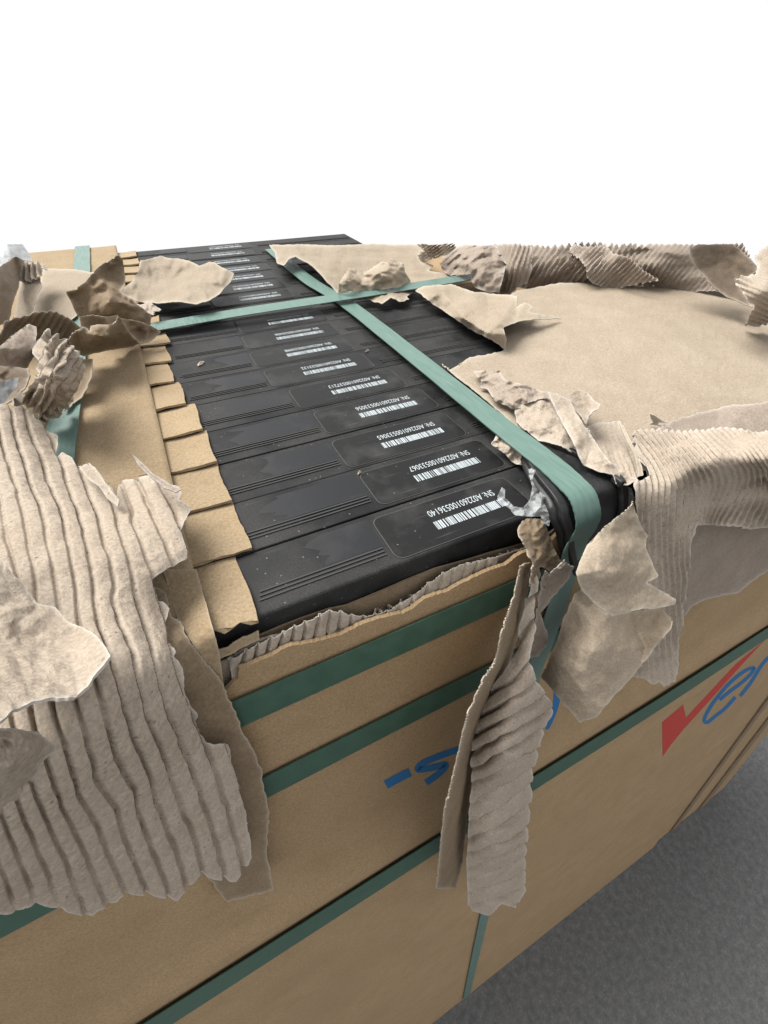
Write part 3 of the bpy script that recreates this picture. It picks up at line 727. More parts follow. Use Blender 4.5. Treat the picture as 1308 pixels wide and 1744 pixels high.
# ------------------------------------------------------------------ corner protector
pt = empty('corner_protector', W((1.14, .75, -1.2)))
tag(pt, 'black moulded plastic corner protector under the long green strap', 'protector')
prof_yz = [(.985, -.965), (.96, -.952), (.88, -.945), (.78, -.94), (.715, -.94), (.68, -.95), (.66, -.975)]
for d in (1.03, 1.1, 1.18, 1.25, 1.29): prof_yz.append(tuple(frontpt(0, d, .062)[1:]))
pc = catmull(prof_yz, 5); m_ = len(pc)
s_ = np.concatenate([[0], np.cumsum(np.hypot(*(pc[1:]-pc[:-1]).T))]); s_ /= s_[-1]
ctr_s = [0, .06, .15, .28, .45, .52, .7, .88, .97, 1.0]
lx = [1.10, 1.055, 1.02, .985, .957, .957, 1.0, 1.06, 1.10, 1.15]
rx = [1.17, 1.215, 1.245, 1.27, 1.285, 1.287, 1.275, 1.265, 1.25, 1.2]
def protgrid(off, a0=0., a1=1., s0=0., s1=1., nu=16):
    V = []; sel = [i for i in range(m_) if s0 <= s_[i] <= s1]
    for i in sel:
        l = np.interp(s_[i], ctr_s, lx); r_ = np.interp(s_[i], ctr_s, rx)
        t = pc[min(i+1, m_-1)]-pc[max(i-1, 0)]; t /= np.hypot(*t); nrm = np.array([t[1], -t[0]])
        if nrm[1]-nrm[0] < 0: nrm = -nrm
        for k_ in range(nu+1):
            u = a0+(a1-a0)*k_/nu
            edge = min(k_, nu-k_)/nu
            dro = -.012*max(0, 1-edge/.1)**2 if (a0 == 0 and a1 == 1) else 0
            p = pc[i]+nrm*(off+dro)
            V.append(W((l+(r_-l)*u, p[0], p[1])))
    F = []
    for j in range(len(sel)-1):
        for k_ in range(nu):
            a = j*(nu+1)+k_; F.append((a, a+nu+1, a+nu+2, a+1))
    return V, F
v, f = protgrid(0)
sh = part('shell', v, f, M_PROT, pt, True); md = sh.modifiers.new('s', 'SOLIDIFY'); md.thickness = .045*U; md.offset = -1
for a0, a1 in ((.06, .16), (.88, .97)):
    v, f = protgrid(.02, a0, a1, .06, .93, 4)
    rb = part('guide_rib', v, f, M_PROT, pt, True); md = rb.modifiers.new('s', 'SOLIDIFY'); md.thickness = .02*U; md.offset = -1; bevel(rb, .0012, 2)
v, f = boxmesh(1.232, 1.252, .655, .70, -.945, -.915)
bevel(part('stop_lug', v, f, M_PROT, pt), .0015, 3)

# ------------------------------------------------------------------ torn paper and board
TG = 'torn packaging paper'
def H(z, *c): return [(*zp(z, [(a, b)])[0], k, v) for a, b, k, v in c]

# -- big kraft sheet on the right
sheet('kraft_sheet', 'broad flat kraft paper sheet covering the right side of the stack', 'paper',
      [(752, 619), (768, 628), (800, 608), (838, 601), (862, 595), (800, 545), (880, 494), (950, 482), (1050, 482), (1150, 486), (1250, 503), (1330, 518), (1420, 552), (1420, 650), (1308, 706), (1150, 775), (1085, 805), (1040, 822), (985, 800), (930, 766), (862, 712), (800, 660)],
      [(752, 619, 'h', .02), (862, 595, 'h', .03), (800, 640, 'h', .022), (830, 550, 'h', .03), (900, 500, 'h', .05), (1050, 490, 'h', .09), (1200, 505, 'h', .09), (1308, 530, 'h', .06), (1420, 560, 'h', .05), (1000, 580, 'h', .06), (1150, 620, 'h', .07), (1300, 620, 'h', .06), (950, 700, 'h', .035), (1100, 720, 'h', .04), (1308, 700, 'h', .035), (1040, 822, 'h', .03), (985, 790, 'h', .03), (1420, 650, 'h', .04)],
      [K['kraft'], K['kraft_dark']], jag=1.0, cr=(.0022, 2.2, 3), wave=(.008, 3), fac=0, seed=11, group=TG, step=3)
# -- heap at the back
ph_heap = lambda x, y: (x-880)/10.5+(y-415)*.72/10.5+.000002*(x-880)**2*(y-415)*.1
sheet('corrugated_sheet', 'long corrugated sheet lying along the back edge of the kraft sheet', 'cardboard',
      zp('N1', [(-60, 6), (-60, 200), (-30, 235), (50, 240), (180, 232), (300, 215), (400, 222), (480, 238), (600, 222), (720, 230), (890, 252), (1060, 245), (1130, 280), (1230, 335), (1250, 150), (1180, 2), (1000, 8), (800, 0), (640, 8), (400, 2), (200, 8)]),
      H('N1', (70, 235, 'r', 3.72), (400, 225, 'r', 3.70), (720, 232, 'r', 3.72), (1060, 246, 'r', 3.8), (1230, 335, 'r', 3.85), (90, 110, 'r', 3.70), (400, 110, 'r', 3.55), (720, 110, 'r', 3.58), (1060, 110, 'r', 3.98), (90, 5, 'r', 3.85), (400, 0, 'r', 3.85), (720, 0, 'r', 3.85), (1180, 0, 'r', 4.1)),
      [K['grey_dk'], K['brown']], flute=(.022, ph_heap, .3), cr=(.03, 2.5, 2), seed=21, group=TG, jag=1.5)
sheet('corrugated_sheet', 'second corrugated layer with ragged lower left edge, on top of the sheet along the back', 'cardboard',
      zp('N1', [(270, 10), (280, 45), (330, 85), (360, 120), (365, 180), (400, 210), (480, 238), (540, 228), (640, 205), (700, 200), (755, 190), (690, 160), (640, 130), (600, 82), (500, 45), (470, 10)]),
      H('N1', (275, 20, 'r', 3.74), (365, 130, 'r', 3.5), (480, 236, 'r', 3.6), (755, 190, 'r', 3.5), (600, 80, 'r', 3.52), (470, 8, 'r', 3.74)),
      [K['grey_dk'], K['brown']], flute=(.022, lambda x, y: (x-880)/9.5+(y-415)*.95/9.5, .3), cr=(.012, 3, 2), seed=23, group=TG, jag=1.5)
sheet('corrugated_sheet', 'upright corrugated piece with fine vertical flutes beside the crumpled clump at the back', 'cardboard',
      zp('N2', [(1150, 4), (1195, 100), (1185, 170), (1160, 235), (1215, 243), (1260, 215), (1310, 190), (1325, 100), (1320, 8), (1240, 2)]),
      H('N2', (1150, 5, 'r', 3.75), (1325, 5, 'r', 3.72), (1240, 5, 'r', 3.62), (1160, 235, 'r', 3.6), (1215, 243, 'r', 3.5), (1310, 190, 'r', 3.55), (1240, 120, 'r', 3.45)),
      [K['grey_dk'], K['brown']], flute=(.02, lambda x, y: (x-840)/8.0+(y-415)*.28/8.0, .25), cr=(.01, 3, 2), seed=25, group=TG, jag=1.2)
sheet('crumpled_paper', 'crumpled clump of grey corrugated scraps where the cross strap ends at the back', 'paper',
      zp('N2', [(880, 100), (895, 62), (940, 20), (1000, 3), (1100, 8), (1150, 4), (1200, 95), (1190, 170), (1165, 235), (1110, 238), (1050, 212), (1030, 180), (1040, 140), (930, 152), (890, 130)]),
      H('N2', (880, 100, 'h', .08), (1000, 2, 'r', 3.85), (1150, 4, 'r', 3.7), (1200, 100, 'r', 3.5), (1165, 235, 'h', .06), (1040, 205, 'h', .07), (930, 150, 'h', .06), (1030, 90, 'r', 3.4), (1100, 150, 'r', 3.3)),
      [K['grey_dk'], K['brown']], cr=(.055, 5.5, 3), seed=27, group=TG, jag=2, step=1.6)
sheet('corrugated_sheet', 'small fluted scrap pointing left from the crumpled clump at the back', 'cardboard',
      zp('N2', [(770, 5), (800, 32), (778, 55), (790, 80), (860, 72), (920, 50), (950, 20), (940, 3), (850, 2)]),
      H('N2', (770, 5, 'h', .12), (790, 80, 'h', .06), (940, 5, 'h', .3), (920, 50, 'h', .2)),
      [K['grey'], K['brown']], flute=(.028, lambda x, y: (y-415)/5.5+(x-700)*.13, .2), seed=29, group=TG, step=1.6)
sheet('kraft_leaf', 'brown curled leaf of liner standing at the back right corner', 'paper',
      zp('N1', [(900, 25), (930, 4), (1130, 2), (1200, 60), (1250, 120), (1240, 150), (1190, 190), (1175, 240), (1235, 338), (1100, 282), (1000, 205), (930, 120), (903, 60)]),
      H('N1', (900, 30, 'r', 3.42), (1000, 205, 'r', 3.38), (1235, 338, 'r', 3.35), (1130, 5, 'r', 3.7), (1250, 120, 'r', 3.62), (1080, 100, 'r', 3.66), (960, 110, 'r', 3.5), (1160, 230, 'r', 3.55)),
      [K['brown'], K['kraft']], cr=(.012, 3, 2), seed=31, group=TG, jag=1)
sheet('corrugated_sheet', 'pale torn corrugated flap at the right edge, curling over the kraft sheet', 'cardboard',
      zp('N1', [(1320, 6), (1270, 25), (1235, 65), (1262, 105), (1250, 150), (1190, 165), (1130, 190), (1165, 240), (1200, 300), (1232, 312), (1237, 340), (1210, 390), (1185, 430), (1262, 432), (1420, 400), (1420, 5)]),
      H('N1', (1320, 5, 'r', 3.35), (1420, 5, 'r', 3.4), (1130, 190, 'r', 3.1), (1260, 105, 'r', 3.2), (1185, 430, 'h', .09), (1262, 432, 'h', .09), (1420, 400, 'h', .12), (1230, 312, 'r', 2.98), (1320, 250, 'r', 2.95)),
      [K['grey'], K['kraft']], flute=(.016, lambda x, y: (y-440)/9.5-(x-1250)*.045, .3), cr=(.01, 4, 2), seed=33, group=TG, jag=2.6)
# -- kraft paper at the top middle
sheet('kraft_paper', 'wrinkled kraft paper at the far end beside the long strap', 'paper',
      zp('N2', [(50, 6), (80, 45), (90, 95), (125, 108), (150, 75), (180, 62), (240, 95), (280, 125), (330, 180), (385, 240), (520, 225), (740, 200), (1000, 165), (920, 148), (820, 130), (850, 105), (790, 85), (775, 60), (800, 30), (770, 6), (560, 0), (380, 8), (200, 2)]),
      H('N2', (50, 5, 'h', .12), (90, 95, 'h', .10), (150, 72, 'h', .12), (240, 95, 'h', .11), (330, 180, 'h', .07), (385, 240, 'h', .03), (740, 200, 'h', .03), (1000, 165, 'h', .04), (800, 60, 'h', .06), (770, 6, 'h', .06), (380, 60, 'h', .09), (580, 100, 'h', .05), (560, 5, 'h', .07), (250, 5, 'h', .1)),
      [K['kraft'], K['kraft_dark']], cr=(0.0340, 2.4, 3), seed=35, group=TG, jag=1.2)
sheet('kraft_paper', 'upright ruffled kraft tatter just behind the strap crossing', 'paper',
      zp('N2', [(385, 240), (388, 195), (410, 160), (450, 112), (480, 130), (490, 165), (520, 165), (510, 140), (580, 100), (600, 85), (630, 92), (660, 70), (700, 95), (715, 140), (740, 178), (742, 205), (560, 225)]),
      H('N2', (385, 240, 'h', .06), (560, 225, 'h', .06), (742, 205, 'h', .05), (450, 112, 'h', .17), (660, 70, 'h', .2), (510, 145, 'h', .12), (600, 150, 'h', .17), (440, 190, 'h', .14)),
      [K['kraft'], K['kraft_dark']], cr=(.05, 3.2, 3), seed=37, group=TG, jag=1.5, step=1.6)
sheet('kraft_paper', 'small crumpled kraft shred poking out in front of the cross strap', 'paper',
      zp('N2', [(510, 225), (520, 262), (560, 285), (600, 290), (640, 262), (690, 278), (735, 272), (720, 258), (748, 230), (740, 190)]),
      H('N2', (510, 225, 'h', .04), (600, 290, 'h', .05), (735, 272, 'h', .04), (740, 195, 'h', .04), (640, 250, 'h', .06)),
      [K['kraft'], K['kraft_dark']], cr=(.03, 4, 3), seed=39, group=TG, step=1.5)
sheet('kraft_paper', 'rolled kraft strip slanting from the cross strap towards the broad sheet', 'paper',
      [(704, 494), (721, 488), (770, 483), (790, 490), (809, 497), (845, 500), (882, 503), (880, 522), (895, 515), (907, 522), (901, 530), (955, 542), (893, 546), (870, 553), (858, 558), (862, 581), (860, 594), (800, 559), (750, 527)],
      [(704, 494, 'h', .05), (750, 527, 'h', .045), (800, 559, 'h', .045), (860, 594, 'h', .05), (735, 505, 'h', .13), (790, 535, 'h', .15), (840, 560, 'h', .15), (770, 483, 'h', .06), (845, 500, 'h', .05), (882, 503, 'h', .12), (880, 522, 'h', .07), (907, 522, 'h', .11), (955, 542, 'h', .07), (893, 546, 'h', .11), (858, 558, 'h', .16)],
      [K['kraft'], K['kraft_dark']], cr=(0.0252, 3, 3), seed=41, group=TG, jag=1)
# -- kraft flap over the far modules
sheet('kraft_paper', 'bowl shaped kraft flap arching over the far barcode labels', 'paper',
      zp('Z1', [(600, 262), (660, 215), (700, 160), (710, 100), (760, 90), (810, 78), (850, 85), (900, 88), (970, 110), (1010, 125), (1060, 105), (1090, 110), (1120, 130), (1185, 165), (1165, 210), (1110, 270), (1060, 300), (1000, 318), (920, 312), (800, 318), (700, 310), (640, 285)]),
      H('Z1', (600, 262, 'h', .12), (710, 100, 'h', .16), (810, 78, 'h', .17), (970, 110, 'h', .15), (1090, 110, 'h', .165), (1185, 165, 'h', .145), (1110, 270, 'h', .11), (1000, 318, 'h', .12), (800, 318, 'h', .07), (700, 310, 'h', .07), (760, 210, 'h', .09), (900, 190, 'h', .09), (1040, 200, 'h', .12), (930, 260, 'h', .12)),
      [K['kraft'], K['kraft_dark']], cr=(0.0570, 2.2, 3), seed=43, group=TG, jag=1.1)
# -- sheets at the far left
sheet('kraft_sheet', 'pale grey kraft sheet lying flat at the far left, across the brown board', 'paper',
      zp('N3', [(340, 190), (600, 207), (775, 230), (800, 330), (700, 480), (560, 620), (330, 600), (250, 560), (320, 330)]),
      H('N3', (340, 190, 'h', .075), (775, 230, 'h', .07), (560, 620, 'h', .06), (250, 560, 'h', .06), (500, 400, 'h', .075)),
      [K['kraft'], K['brown']], cr=(.006, 2.5, 2), seed=45, group=TG)
sheet('kraft_sheet', 'torn pale liner with two tatters at the far left edge', 'paper',
      zp('N3', [(165, 290), (230, 285), (320, 245), (335, 340), (300, 400), (300, 440), (240, 550), (225, 600), (160, 620), (110, 600), (150, 400)]),
      H('N3', (165, 290, 'h', .16), (320, 245, 'h', .16), (225, 600, 'h', .12), (110, 600, 'h', .12), (240, 400, 'h', .17)),
      [K['kraft'], K['brown']], cr=(.012, 3, 2), seed=47, group=TG, jag=1.6)
sheet('corrugated_sheet', 'little fluted scrap with a curled tip below the white film at the far left', 'cardboard',
      zp('N3', [(185, 140), (260, 140), (330, 150), (372, 180), (330, 230), (280, 265), (230, 290), (160, 300), (175, 220)]),
      H('N3', (185, 140, 'h', .25), (330, 150, 'h', .22), (372, 180, 'h', .22), (160, 300, 'h', .18), (280, 265, 'h', .2)),
      [K['grey'], K['brown']], flute=(.03, lambda x, y: (x-40)/9.5, .1), seed=49, group=TG, step=1.5)
sheet('kraft_sheet', 'grey brown folded liner standing at the far left edge', 'paper',
      zp('N3', [(-160, 460), (-100, 250), (60, 150), (130, 95), (192, 118), (188, 200), (155, 300), (110, 480), (80, 600), (40, 640), (-160, 700)]),
      H('N3', (-160, 460, 'h', .28), (130, 95, 'h', .3), (192, 118, 'h', .22), (155, 300, 'h', .18), (80, 600, 'h', .15), (-160, 700, 'h', .2), (90, 300, 'h', .28), (0, 450, 'h', .28)),
      [K['grey_dk'], K['brown']], cr=(.012, 3, 2), seed=51, group=TG)
sheet('plastic_film', 'crinkled white plastic film in the far left corner', 'plastic film',
      zp('N3', [(-160, 2), (60, 8), (180, 4), (225, 70), (262, 142), (190, 132), (130, 100), (60, 130), (75, 200), (40, 260), (0, 360), (-160, 420)]),
      H('N3', (-160, 0, 'h', .36), (180, 0, 'h', .32), (262, 142, 'h', .26), (60, 130, 'h', .33), (0, 360, 'h', .31), (-160, 420, 'h', .32), (60, 40, 'h', .36)),
      M_WHITE, cr=(.02, 3.5, 3), seed=53, jag=.6, th=.003)
# -- torn pile on the left
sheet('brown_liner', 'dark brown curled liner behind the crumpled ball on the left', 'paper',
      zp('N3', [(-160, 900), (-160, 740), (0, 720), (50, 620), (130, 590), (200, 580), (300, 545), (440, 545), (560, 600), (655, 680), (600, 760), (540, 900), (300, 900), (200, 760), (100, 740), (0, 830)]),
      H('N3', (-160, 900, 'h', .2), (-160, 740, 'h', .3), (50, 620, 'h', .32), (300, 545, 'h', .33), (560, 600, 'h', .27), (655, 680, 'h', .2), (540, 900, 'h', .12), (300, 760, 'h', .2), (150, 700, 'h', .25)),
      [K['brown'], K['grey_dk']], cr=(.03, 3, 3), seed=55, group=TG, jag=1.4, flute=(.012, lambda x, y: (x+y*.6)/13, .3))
sheet('kraft_paper', 'tall folded brown kraft triangle rising behind the left paper roll', 'paper',
      zp('N3', [(530, 385), (600, 365), (680, 300), (770, 195), (860, 140), (935, 90), (980, 130), (992, 200), (995, 280), (960, 375), (1050, 440), (1200, 570), (1195, 650), (1000, 640), (860, 640), (640, 620), (580, 490)]),
      H('N3', (530, 385, 'h', .28), (770, 195, 'h', .36), (935, 90, 'h', .40), (995, 280, 'h', .27), (960, 375, 'h', .24), (1200, 570, 'h', .14), (1195, 650, 'h', .08), (860, 640, 'h', .10), (640, 620, 'h', .12), (860, 430, 'h', .29), (700, 420, 'h', .24), (1000, 550, 'h', .2), (890, 230, 'h', .3)),
      [K['kraft_dark'], K['kraft']], cr=(0.0612, 2.6, 3), seed=57, group=TG, jag=1)
sheet('crumpled_paper', 'tiny pale crumpled tuft under the kraft flap, by the cross strap end', 'paper',
      zp('N3', [(1060, 460), (1110, 490), (1180, 462), (1230, 490), (1285, 525), (1260, 545), (1215, 530), (1225, 575), (1190, 560), (1120, 520)]),
      H('N3', (1060, 460, 'h', .12), (1285, 525, 'h', .08), (1180, 462, 'h', .12), (1200, 570, 'h', .08)),
      [K['grey'], K['brown']], cr=(.03, 7, 3), seed=59, group=TG, step=1.2)
sheet('kraft_paper', 'inside lip of the brown paper roll on the left', 'paper',
      zp('N3', [(630, 590), (690, 578), (740, 572), (850, 580), (935, 570), (950, 600), (905, 660), (720, 680), (660, 700)]),
      H('N3', (630, 590, 'h', .2), (935, 570, 'h', .22), (905, 660, 'h', .14), (660, 700, 'h', .16), (780, 620, 'h', .15)),
      [K['kraft_dark'], K['kraft']], cr=(.01, 3, 2), seed=61, group=TG)
sheet('kraft_paper', 'brown paper roll in the left pile, its rounded side towards the sleeve ends', 'paper',
      zp('N3', [(540, 775), (570, 720), (660, 660), (690, 668), (712, 695), (720, 650), (800, 645), (900, 640), (930, 610), (942, 582), (965, 605), (1010, 680), (1050, 740), (1110, 780), (1105, 800), (1050, 822), (850, 855), (740, 880), (670, 900), (600, 870)]),
      H('N3', (540, 775, 'h', .22), (660, 660, 'h', .27), (720, 650, 'h', .26), (942, 582, 'h', .27), (1010, 680, 'h', .18), (1110, 790, 'h', .07), (850, 855, 'h', .07), (670, 900, 'h', .07), (600, 870, 'h', .12), (800, 740, 'h', .25), (700, 790, 'h', .2)),
      [K['kraft_dark'], K['kraft']], cr=(0.0280, 3, 3), seed=63, group=TG, jag=1)
sheet('kraft_paper', 'pointed kraft fold tucked over the left end of the cross strap', 'paper',
      zp('N3', [(955, 592), (1100, 618), (1200, 650), (1282, 700), (1240, 745), (1200, 780), (1140, 802), (1100, 785), (1040, 720)]),
      H('N3', (955, 592, 'h', .22), (1200, 650, 'h', .13), (1282, 700, 'h', .08), (1200, 780, 'h', .07), (1100, 785, 'h', .08), (1130, 700, 'h', .1)),
      [K['kraft_dark'], K['kraft']], cr=(0.0320, 3, 3), seed=65, group=TG, jag=.8)
sheet('kraft_paper', 'brown curved lip hugging the right side of the crumpled ball', 'paper',
      zp('N4', [(640, 290), (735, 285), (738, 370), (725, 440), (690, 520), (650, 590), (540, 680), (480, 730), (560, 600), (620, 480)]),
      H('N4', (640, 290, 'h', .12), (735, 285, 'h', .12), (725, 440, 'h', .12), (540, 680, 'h', .07), (600, 560, 'h', .05), (480, 730, 'h', .06)),
      [K['kraft_dark'], K['kraft']], cr=(.01, 3, 2), seed=67, group=TG)
sheet('crumpled_paper', 'big crumpled ball of pale grey corrugated paper on the left', 'paper',
      zp('N4', [(260, 195), (330, 120), (350, 60), (375, 52), (440, 85), (500, 125), (600, 190), (640, 260), (672, 330), (668, 450), (620, 540), (575, 620), (520, 690), (420, 770), (340, 808), (290, 740), (200, 660), (90, 650), (150, 590), (250, 510), (300, 400), (290, 300)]),
      H('N4', (260, 195, 'h', .34), (375, 52, 'h', .37), (500, 125, 'h', .33), (640, 260, 'h', .24), (668, 450, 'h', .14), (520, 690, 'h', .08), (340, 808, 'h', .07), (200, 660, 'h', .16), (90, 650, 'h', .2), (280, 400, 'h', .33), (450, 350, 'h', .37), (420, 560, 'h', .28), (560, 420, 'h', .27), (400, 680, 'h', .16)),
      [K['grey'], K['brown']], cr=(.06, 3.2, 3), seed=69, group=TG, jag=1.6, step=1.5, fac=15,
      flute=(.016, lambda x, y: (x*.85+y*.5)/15+.0016*(x-80)*(y-600)/15, .35))
sheet('brown_liner', 'grey brown torn panel to the left of the crumpled ball', 'paper',
      zp('N4', [(-160, 280), (0, 190), (100, 100), (180, 40), (230, 8), (290, 30), (285, 140), (262, 200), (272, 260), (215, 362), (0, 342), (-160, 340)]),
      H('N4', (-160, 280, 'h', .36), (100, 100, 'h', .38), (230, 8, 'h', .38), (285, 140, 'h', .35), (215, 362, 'h', .28), (-160, 340, 'h', .3), (120, 220, 'h', .37)),
      [K['grey_dk'], K['brown']], cr=(.012, 3, 2), seed=71, group=TG)
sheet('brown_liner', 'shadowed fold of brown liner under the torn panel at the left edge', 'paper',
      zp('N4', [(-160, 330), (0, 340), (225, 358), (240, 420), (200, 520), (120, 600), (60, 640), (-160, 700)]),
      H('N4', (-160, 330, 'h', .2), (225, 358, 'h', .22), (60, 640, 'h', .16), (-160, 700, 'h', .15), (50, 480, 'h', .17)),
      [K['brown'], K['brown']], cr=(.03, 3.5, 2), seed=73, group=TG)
sheet('plastic_film', 'small white film corner under the torn panel at the left edge', 'plastic film',
      zp('N4', [(-160, 500), (0, 470), (150, 432), (135, 510), (90, 560), (40, 632), (0, 645), (-160, 690)]),
      H('N4', (-160, 500, 'h', .27), (150, 432, 'h', .25), (40, 632, 'h', .21), (-160, 690, 'h', .22)),
      M_WHITE, cr=(.008, 3, 2), seed=75, th=.003, jag=.8)
# -- big corrugated flap, lower left
sheet('brown_liner', 'long strip of brown liner peeling off behind the corrugated flap', 'paper',
      zp('Z5', [(640, -80), (800, 60), (835, 165), (880, 190), (905, 260), (930, 310), (990, 370), (1000, 400), (1060, 480), (1100, 560), (1150, 650), (1172, 740), (1230, 830), (1270, 910), (1275, 980), (1300, 1120), (1290, 1300), (1330, 1500), (1100, 1560), (900, 1300), (700, 600), (560, 100)]),
      H('Z5', (640, -80, 'h', .06), (835, 165, 'h', .055), (990, 370, 'f', .05), (1150, 650, 'f', .07), (1270, 910, 'f', .08), (1300, 1120, 'f', .09), (1330, 1500, 'f', .12), (1100, 1560, 'f', .06), (700, 600, 'f', .06), (560, 100, 'h', .05), (900, 1300, 'f', .05), (800, 300, 'f', .055)),
      [K['kraft_dark'], K['brown']], cr=(0.0128, 2.5, 3), seed=81, group=TG, jag=2.0)
PHA = [(*zp('Z4', [(a, b)])[0], c) for a, b, c in [(0, 200, -1), (90, 450, -1), (140, 720, -1), (180, 960, -1), (60, 60, 0), (150, 420, 0), (230, 700, 0), (285, 950, 0), (130, 100, 1), (205, 300, 1), (300, 560, 1), (345, 760, 1), (370, 950, 1),
        (290, 270, 2), (380, 560, 2), (430, 760, 2), (450, 900, 2), (380, 330, 3), (470, 540, 3), (530, 780, 3), (550, 920, 3), (560, 540, 4), (610, 740, 4), (650, 980, 4), (640, 600, 5), (700, 760, 5), (730, 850, 5), (670, 420, 6), (760, 620, 6), (830, 790, 6), (-80, 700, -3), (0, 900, -3)]]
PHA += [(*zp('Z5', [(a, b)])[0], c) for a, b, c in [(365, 600, 0), (470, 950, 0), (490, 600, 1), (620, 950, 1), (460, 110, 2), (500, 290, 2), (590, 600, 2), (720, 950, 2), (545, 60, 3), (610, 300, 3), (700, 600, 3), (830, 950, 3), (640, 40, 4), (720, 280, 4), (810, 600, 4), (940, 950, 4), (830, 300, 5), (920, 620, 5), (1045, 950, 5), (250, 600, -1), (350, 950, -1), (140, 600, -2), (240, 950, -2), (1150, 940, 6),
        (800, 1500, 1), (1000, 1500, 3), (600, 1500, -1)]]
sheet('corrugated_flap', 'large grey corrugated flap with bold flutes, peeled over the lower left corner', 'cardboard',
      [(-60, 640), (0, 690), (12, 688), (20, 697), (35, 690), (50, 700), (80, 728), (97, 745), (97, 775), (107, 773), (118, 780), (130, 793), (135, 795), (153, 790), (165, 805), (190, 833), (200, 860), (203, 822), (215, 818), (235, 816), (262, 808), (290, 828), (305, 832), (310, 840), (305, 855), (325, 865), (326, 872), (310, 900), (312, 925), (318, 945), (317, 952), (295, 965), (275, 975), (262, 985),
       (258.5, 990), (272.6, 1021.7), (286.6, 1039), (281, 1074), (292, 1095.5), (309.5, 1137.7), (318, 1173), (332, 1215), (341, 1243), (351.7, 1268), (373, 1264), (390, 1271), (404, 1320), (420, 1400), (428, 1460), (400, 1500), (340, 1490), (300, 1530), (220, 1520), (150, 1560), (60, 1540), (-60, 1580)],
      [(-60, 640, 'h', .26), (0, 690, 'h', .24), (35, 690, 'h', .2), (97, 770, 'h', .13), (130, 793, 'h', .13), (200, 855, 'h', .13), (255, 812, 'h', .15), (320, 868, 'h', .14), (314, 945, 'h', .15), (262, 985, 'h', .17), (40, 800, 'h', .24), (-60, 850, 'h', .27), (100, 880, 'h', .24), (210, 910, 'h', .2), (120, 980, 'h', .25), (0, 1000, 'h', .28), (225, 1000, 'h', .19),
       (112, 1053, 'h', .25), (286, 1040, 'h', .12), (-60, 1150, 'h', .26), (300, 1120, 'f', .12), (341, 1243, 'f', .13), (404, 1320, 'f', .12), (200, 1150, 'f', .26), (100, 1250, 'f', .33), (250, 1300, 'f', .24), (428, 1460, 'f', .14), (300, 1530, 'f', .2), (60, 1540, 'f', .3), (-60, 1580, 'f', .34), (-60, 1350, 'f', .4)],
      [K['grey'], K['brown']], step=1.6, sharp=True, flute=(.0145, PHA, .13), cr=(.007, 3, 2), seed=83, group=TG, jag=2.2, th=.0042)
sheet('paper_strip', 'thin grey paper sliver curling up from the tip of the corrugated flap', 'paper',
      zp('Z4', [(640, 268), (665, 285), (700, 320), (740, 360), (800, 395), (840, 420), (880, 435), (850, 450), (800, 430), (720, 370), (670, 320)]),
      H('Z4', (640, 268, 'h', .24), (740, 360, 'h', .22), (880, 440, 'h', .2)),
      [K['grey_dk'], K['brown']], seed=85, group=TG, step=1.5, jag=.8)
sheet('paper_strip', 'narrow peeled paper curl on the upper edge of the corrugated flap', 'paper',
      zp('Z4', [(380, 325), (430, 310), (460, 330), (500, 390), (545, 450), (575, 490), (570, 520), (520, 480), (480, 420), (430, 390)]),
      H('Z4', (380, 325, 'h', .17), (430, 310, 'h', .19), (570, 515, 'h', .19), (500, 400, 'h', .2)),
      [K['grey'], K['brown']], seed=86, group=TG, step=1.5, jag=.8)
sheet('torn_liner', 'rounded grey liner tongue folded over the corrugated flap at the left edge', 'paper',
      zp('Z5', [(-200, -300), (0, -595+480), (20, -100), (40, -70), (100, -5), (180, 95), (270, 120), (330, 190), (450, 250), (520, 320), (545, 370), (500, 430), (430, 520), (360, 575), (250, 580), (150, 600), (60, 640), (0, 692), (-200, 760)]),
      H('Z5', (-200, -300, 'h', .38), (0, -100, 'h', .36), (180, 95, 'h', .35), (330, 190, 'h', .32), (545, 370, 'f', .31), (430, 520, 'f', .34), (250, 580, 'f', .38), (60, 640, 'f', .42), (-200, 760, 'f', .48), (200, 350, 'h', .36), (0, 300, 'h', .40), (-200, 200, 'h', .42)),
      [K['grey'], K['brown']], cr=(0.0224, 3, 3), seed=87, group=TG, jag=1.2, wave=(.012, 4), th=.0042)
sheet('torn_liner', 'smaller grey liner tongue below the first, at the lower left edge', 'paper',
      zp('Z5', [(-200, 690), (0, 712), (80, 715), (190, 735), (270, 790), (265, 830), (200, 890), (165, 960), (150, 1060), (90, 1130), (-30, 1180), (-200, 1200)]),
      H('Z5', (-200, 690, 'f', .44), (80, 715, 'f', .42), (270, 790, 'f', .38), (165, 960, 'f', .38), (90, 1130, 'f', .36), (-200, 1200, 'f', .42), (50, 880, 'f', .45)),
      [K['grey'], K['brown']], cr=(0.0224, 3, 3), seed=89, group=TG, jag=1.2, th=.0042)
sheet('kraft_paper', 'folded kraft edge turning down at the front of the sleeve ends', 'paper',
      zp('Z5', [(790, -60), (950, -60), (975, 30), (1000, 120), (1030, 230), (1062, 340), (1085, 500), (1090, 560), (1010, 470), (990, 370), (930, 300), (860, 180)]),
      H('Z5', (790, -60, 'h', .045), (950, -60, 'h', .04), (1030, 230, 'f', .02), (1085, 500, 'f', .045), (930, 300, 'f', .03), (860, 180, 'h', .04)),
      [K['kraft_flat'], K['kraft_dark']], seed=91, group=TG, jag=.6)
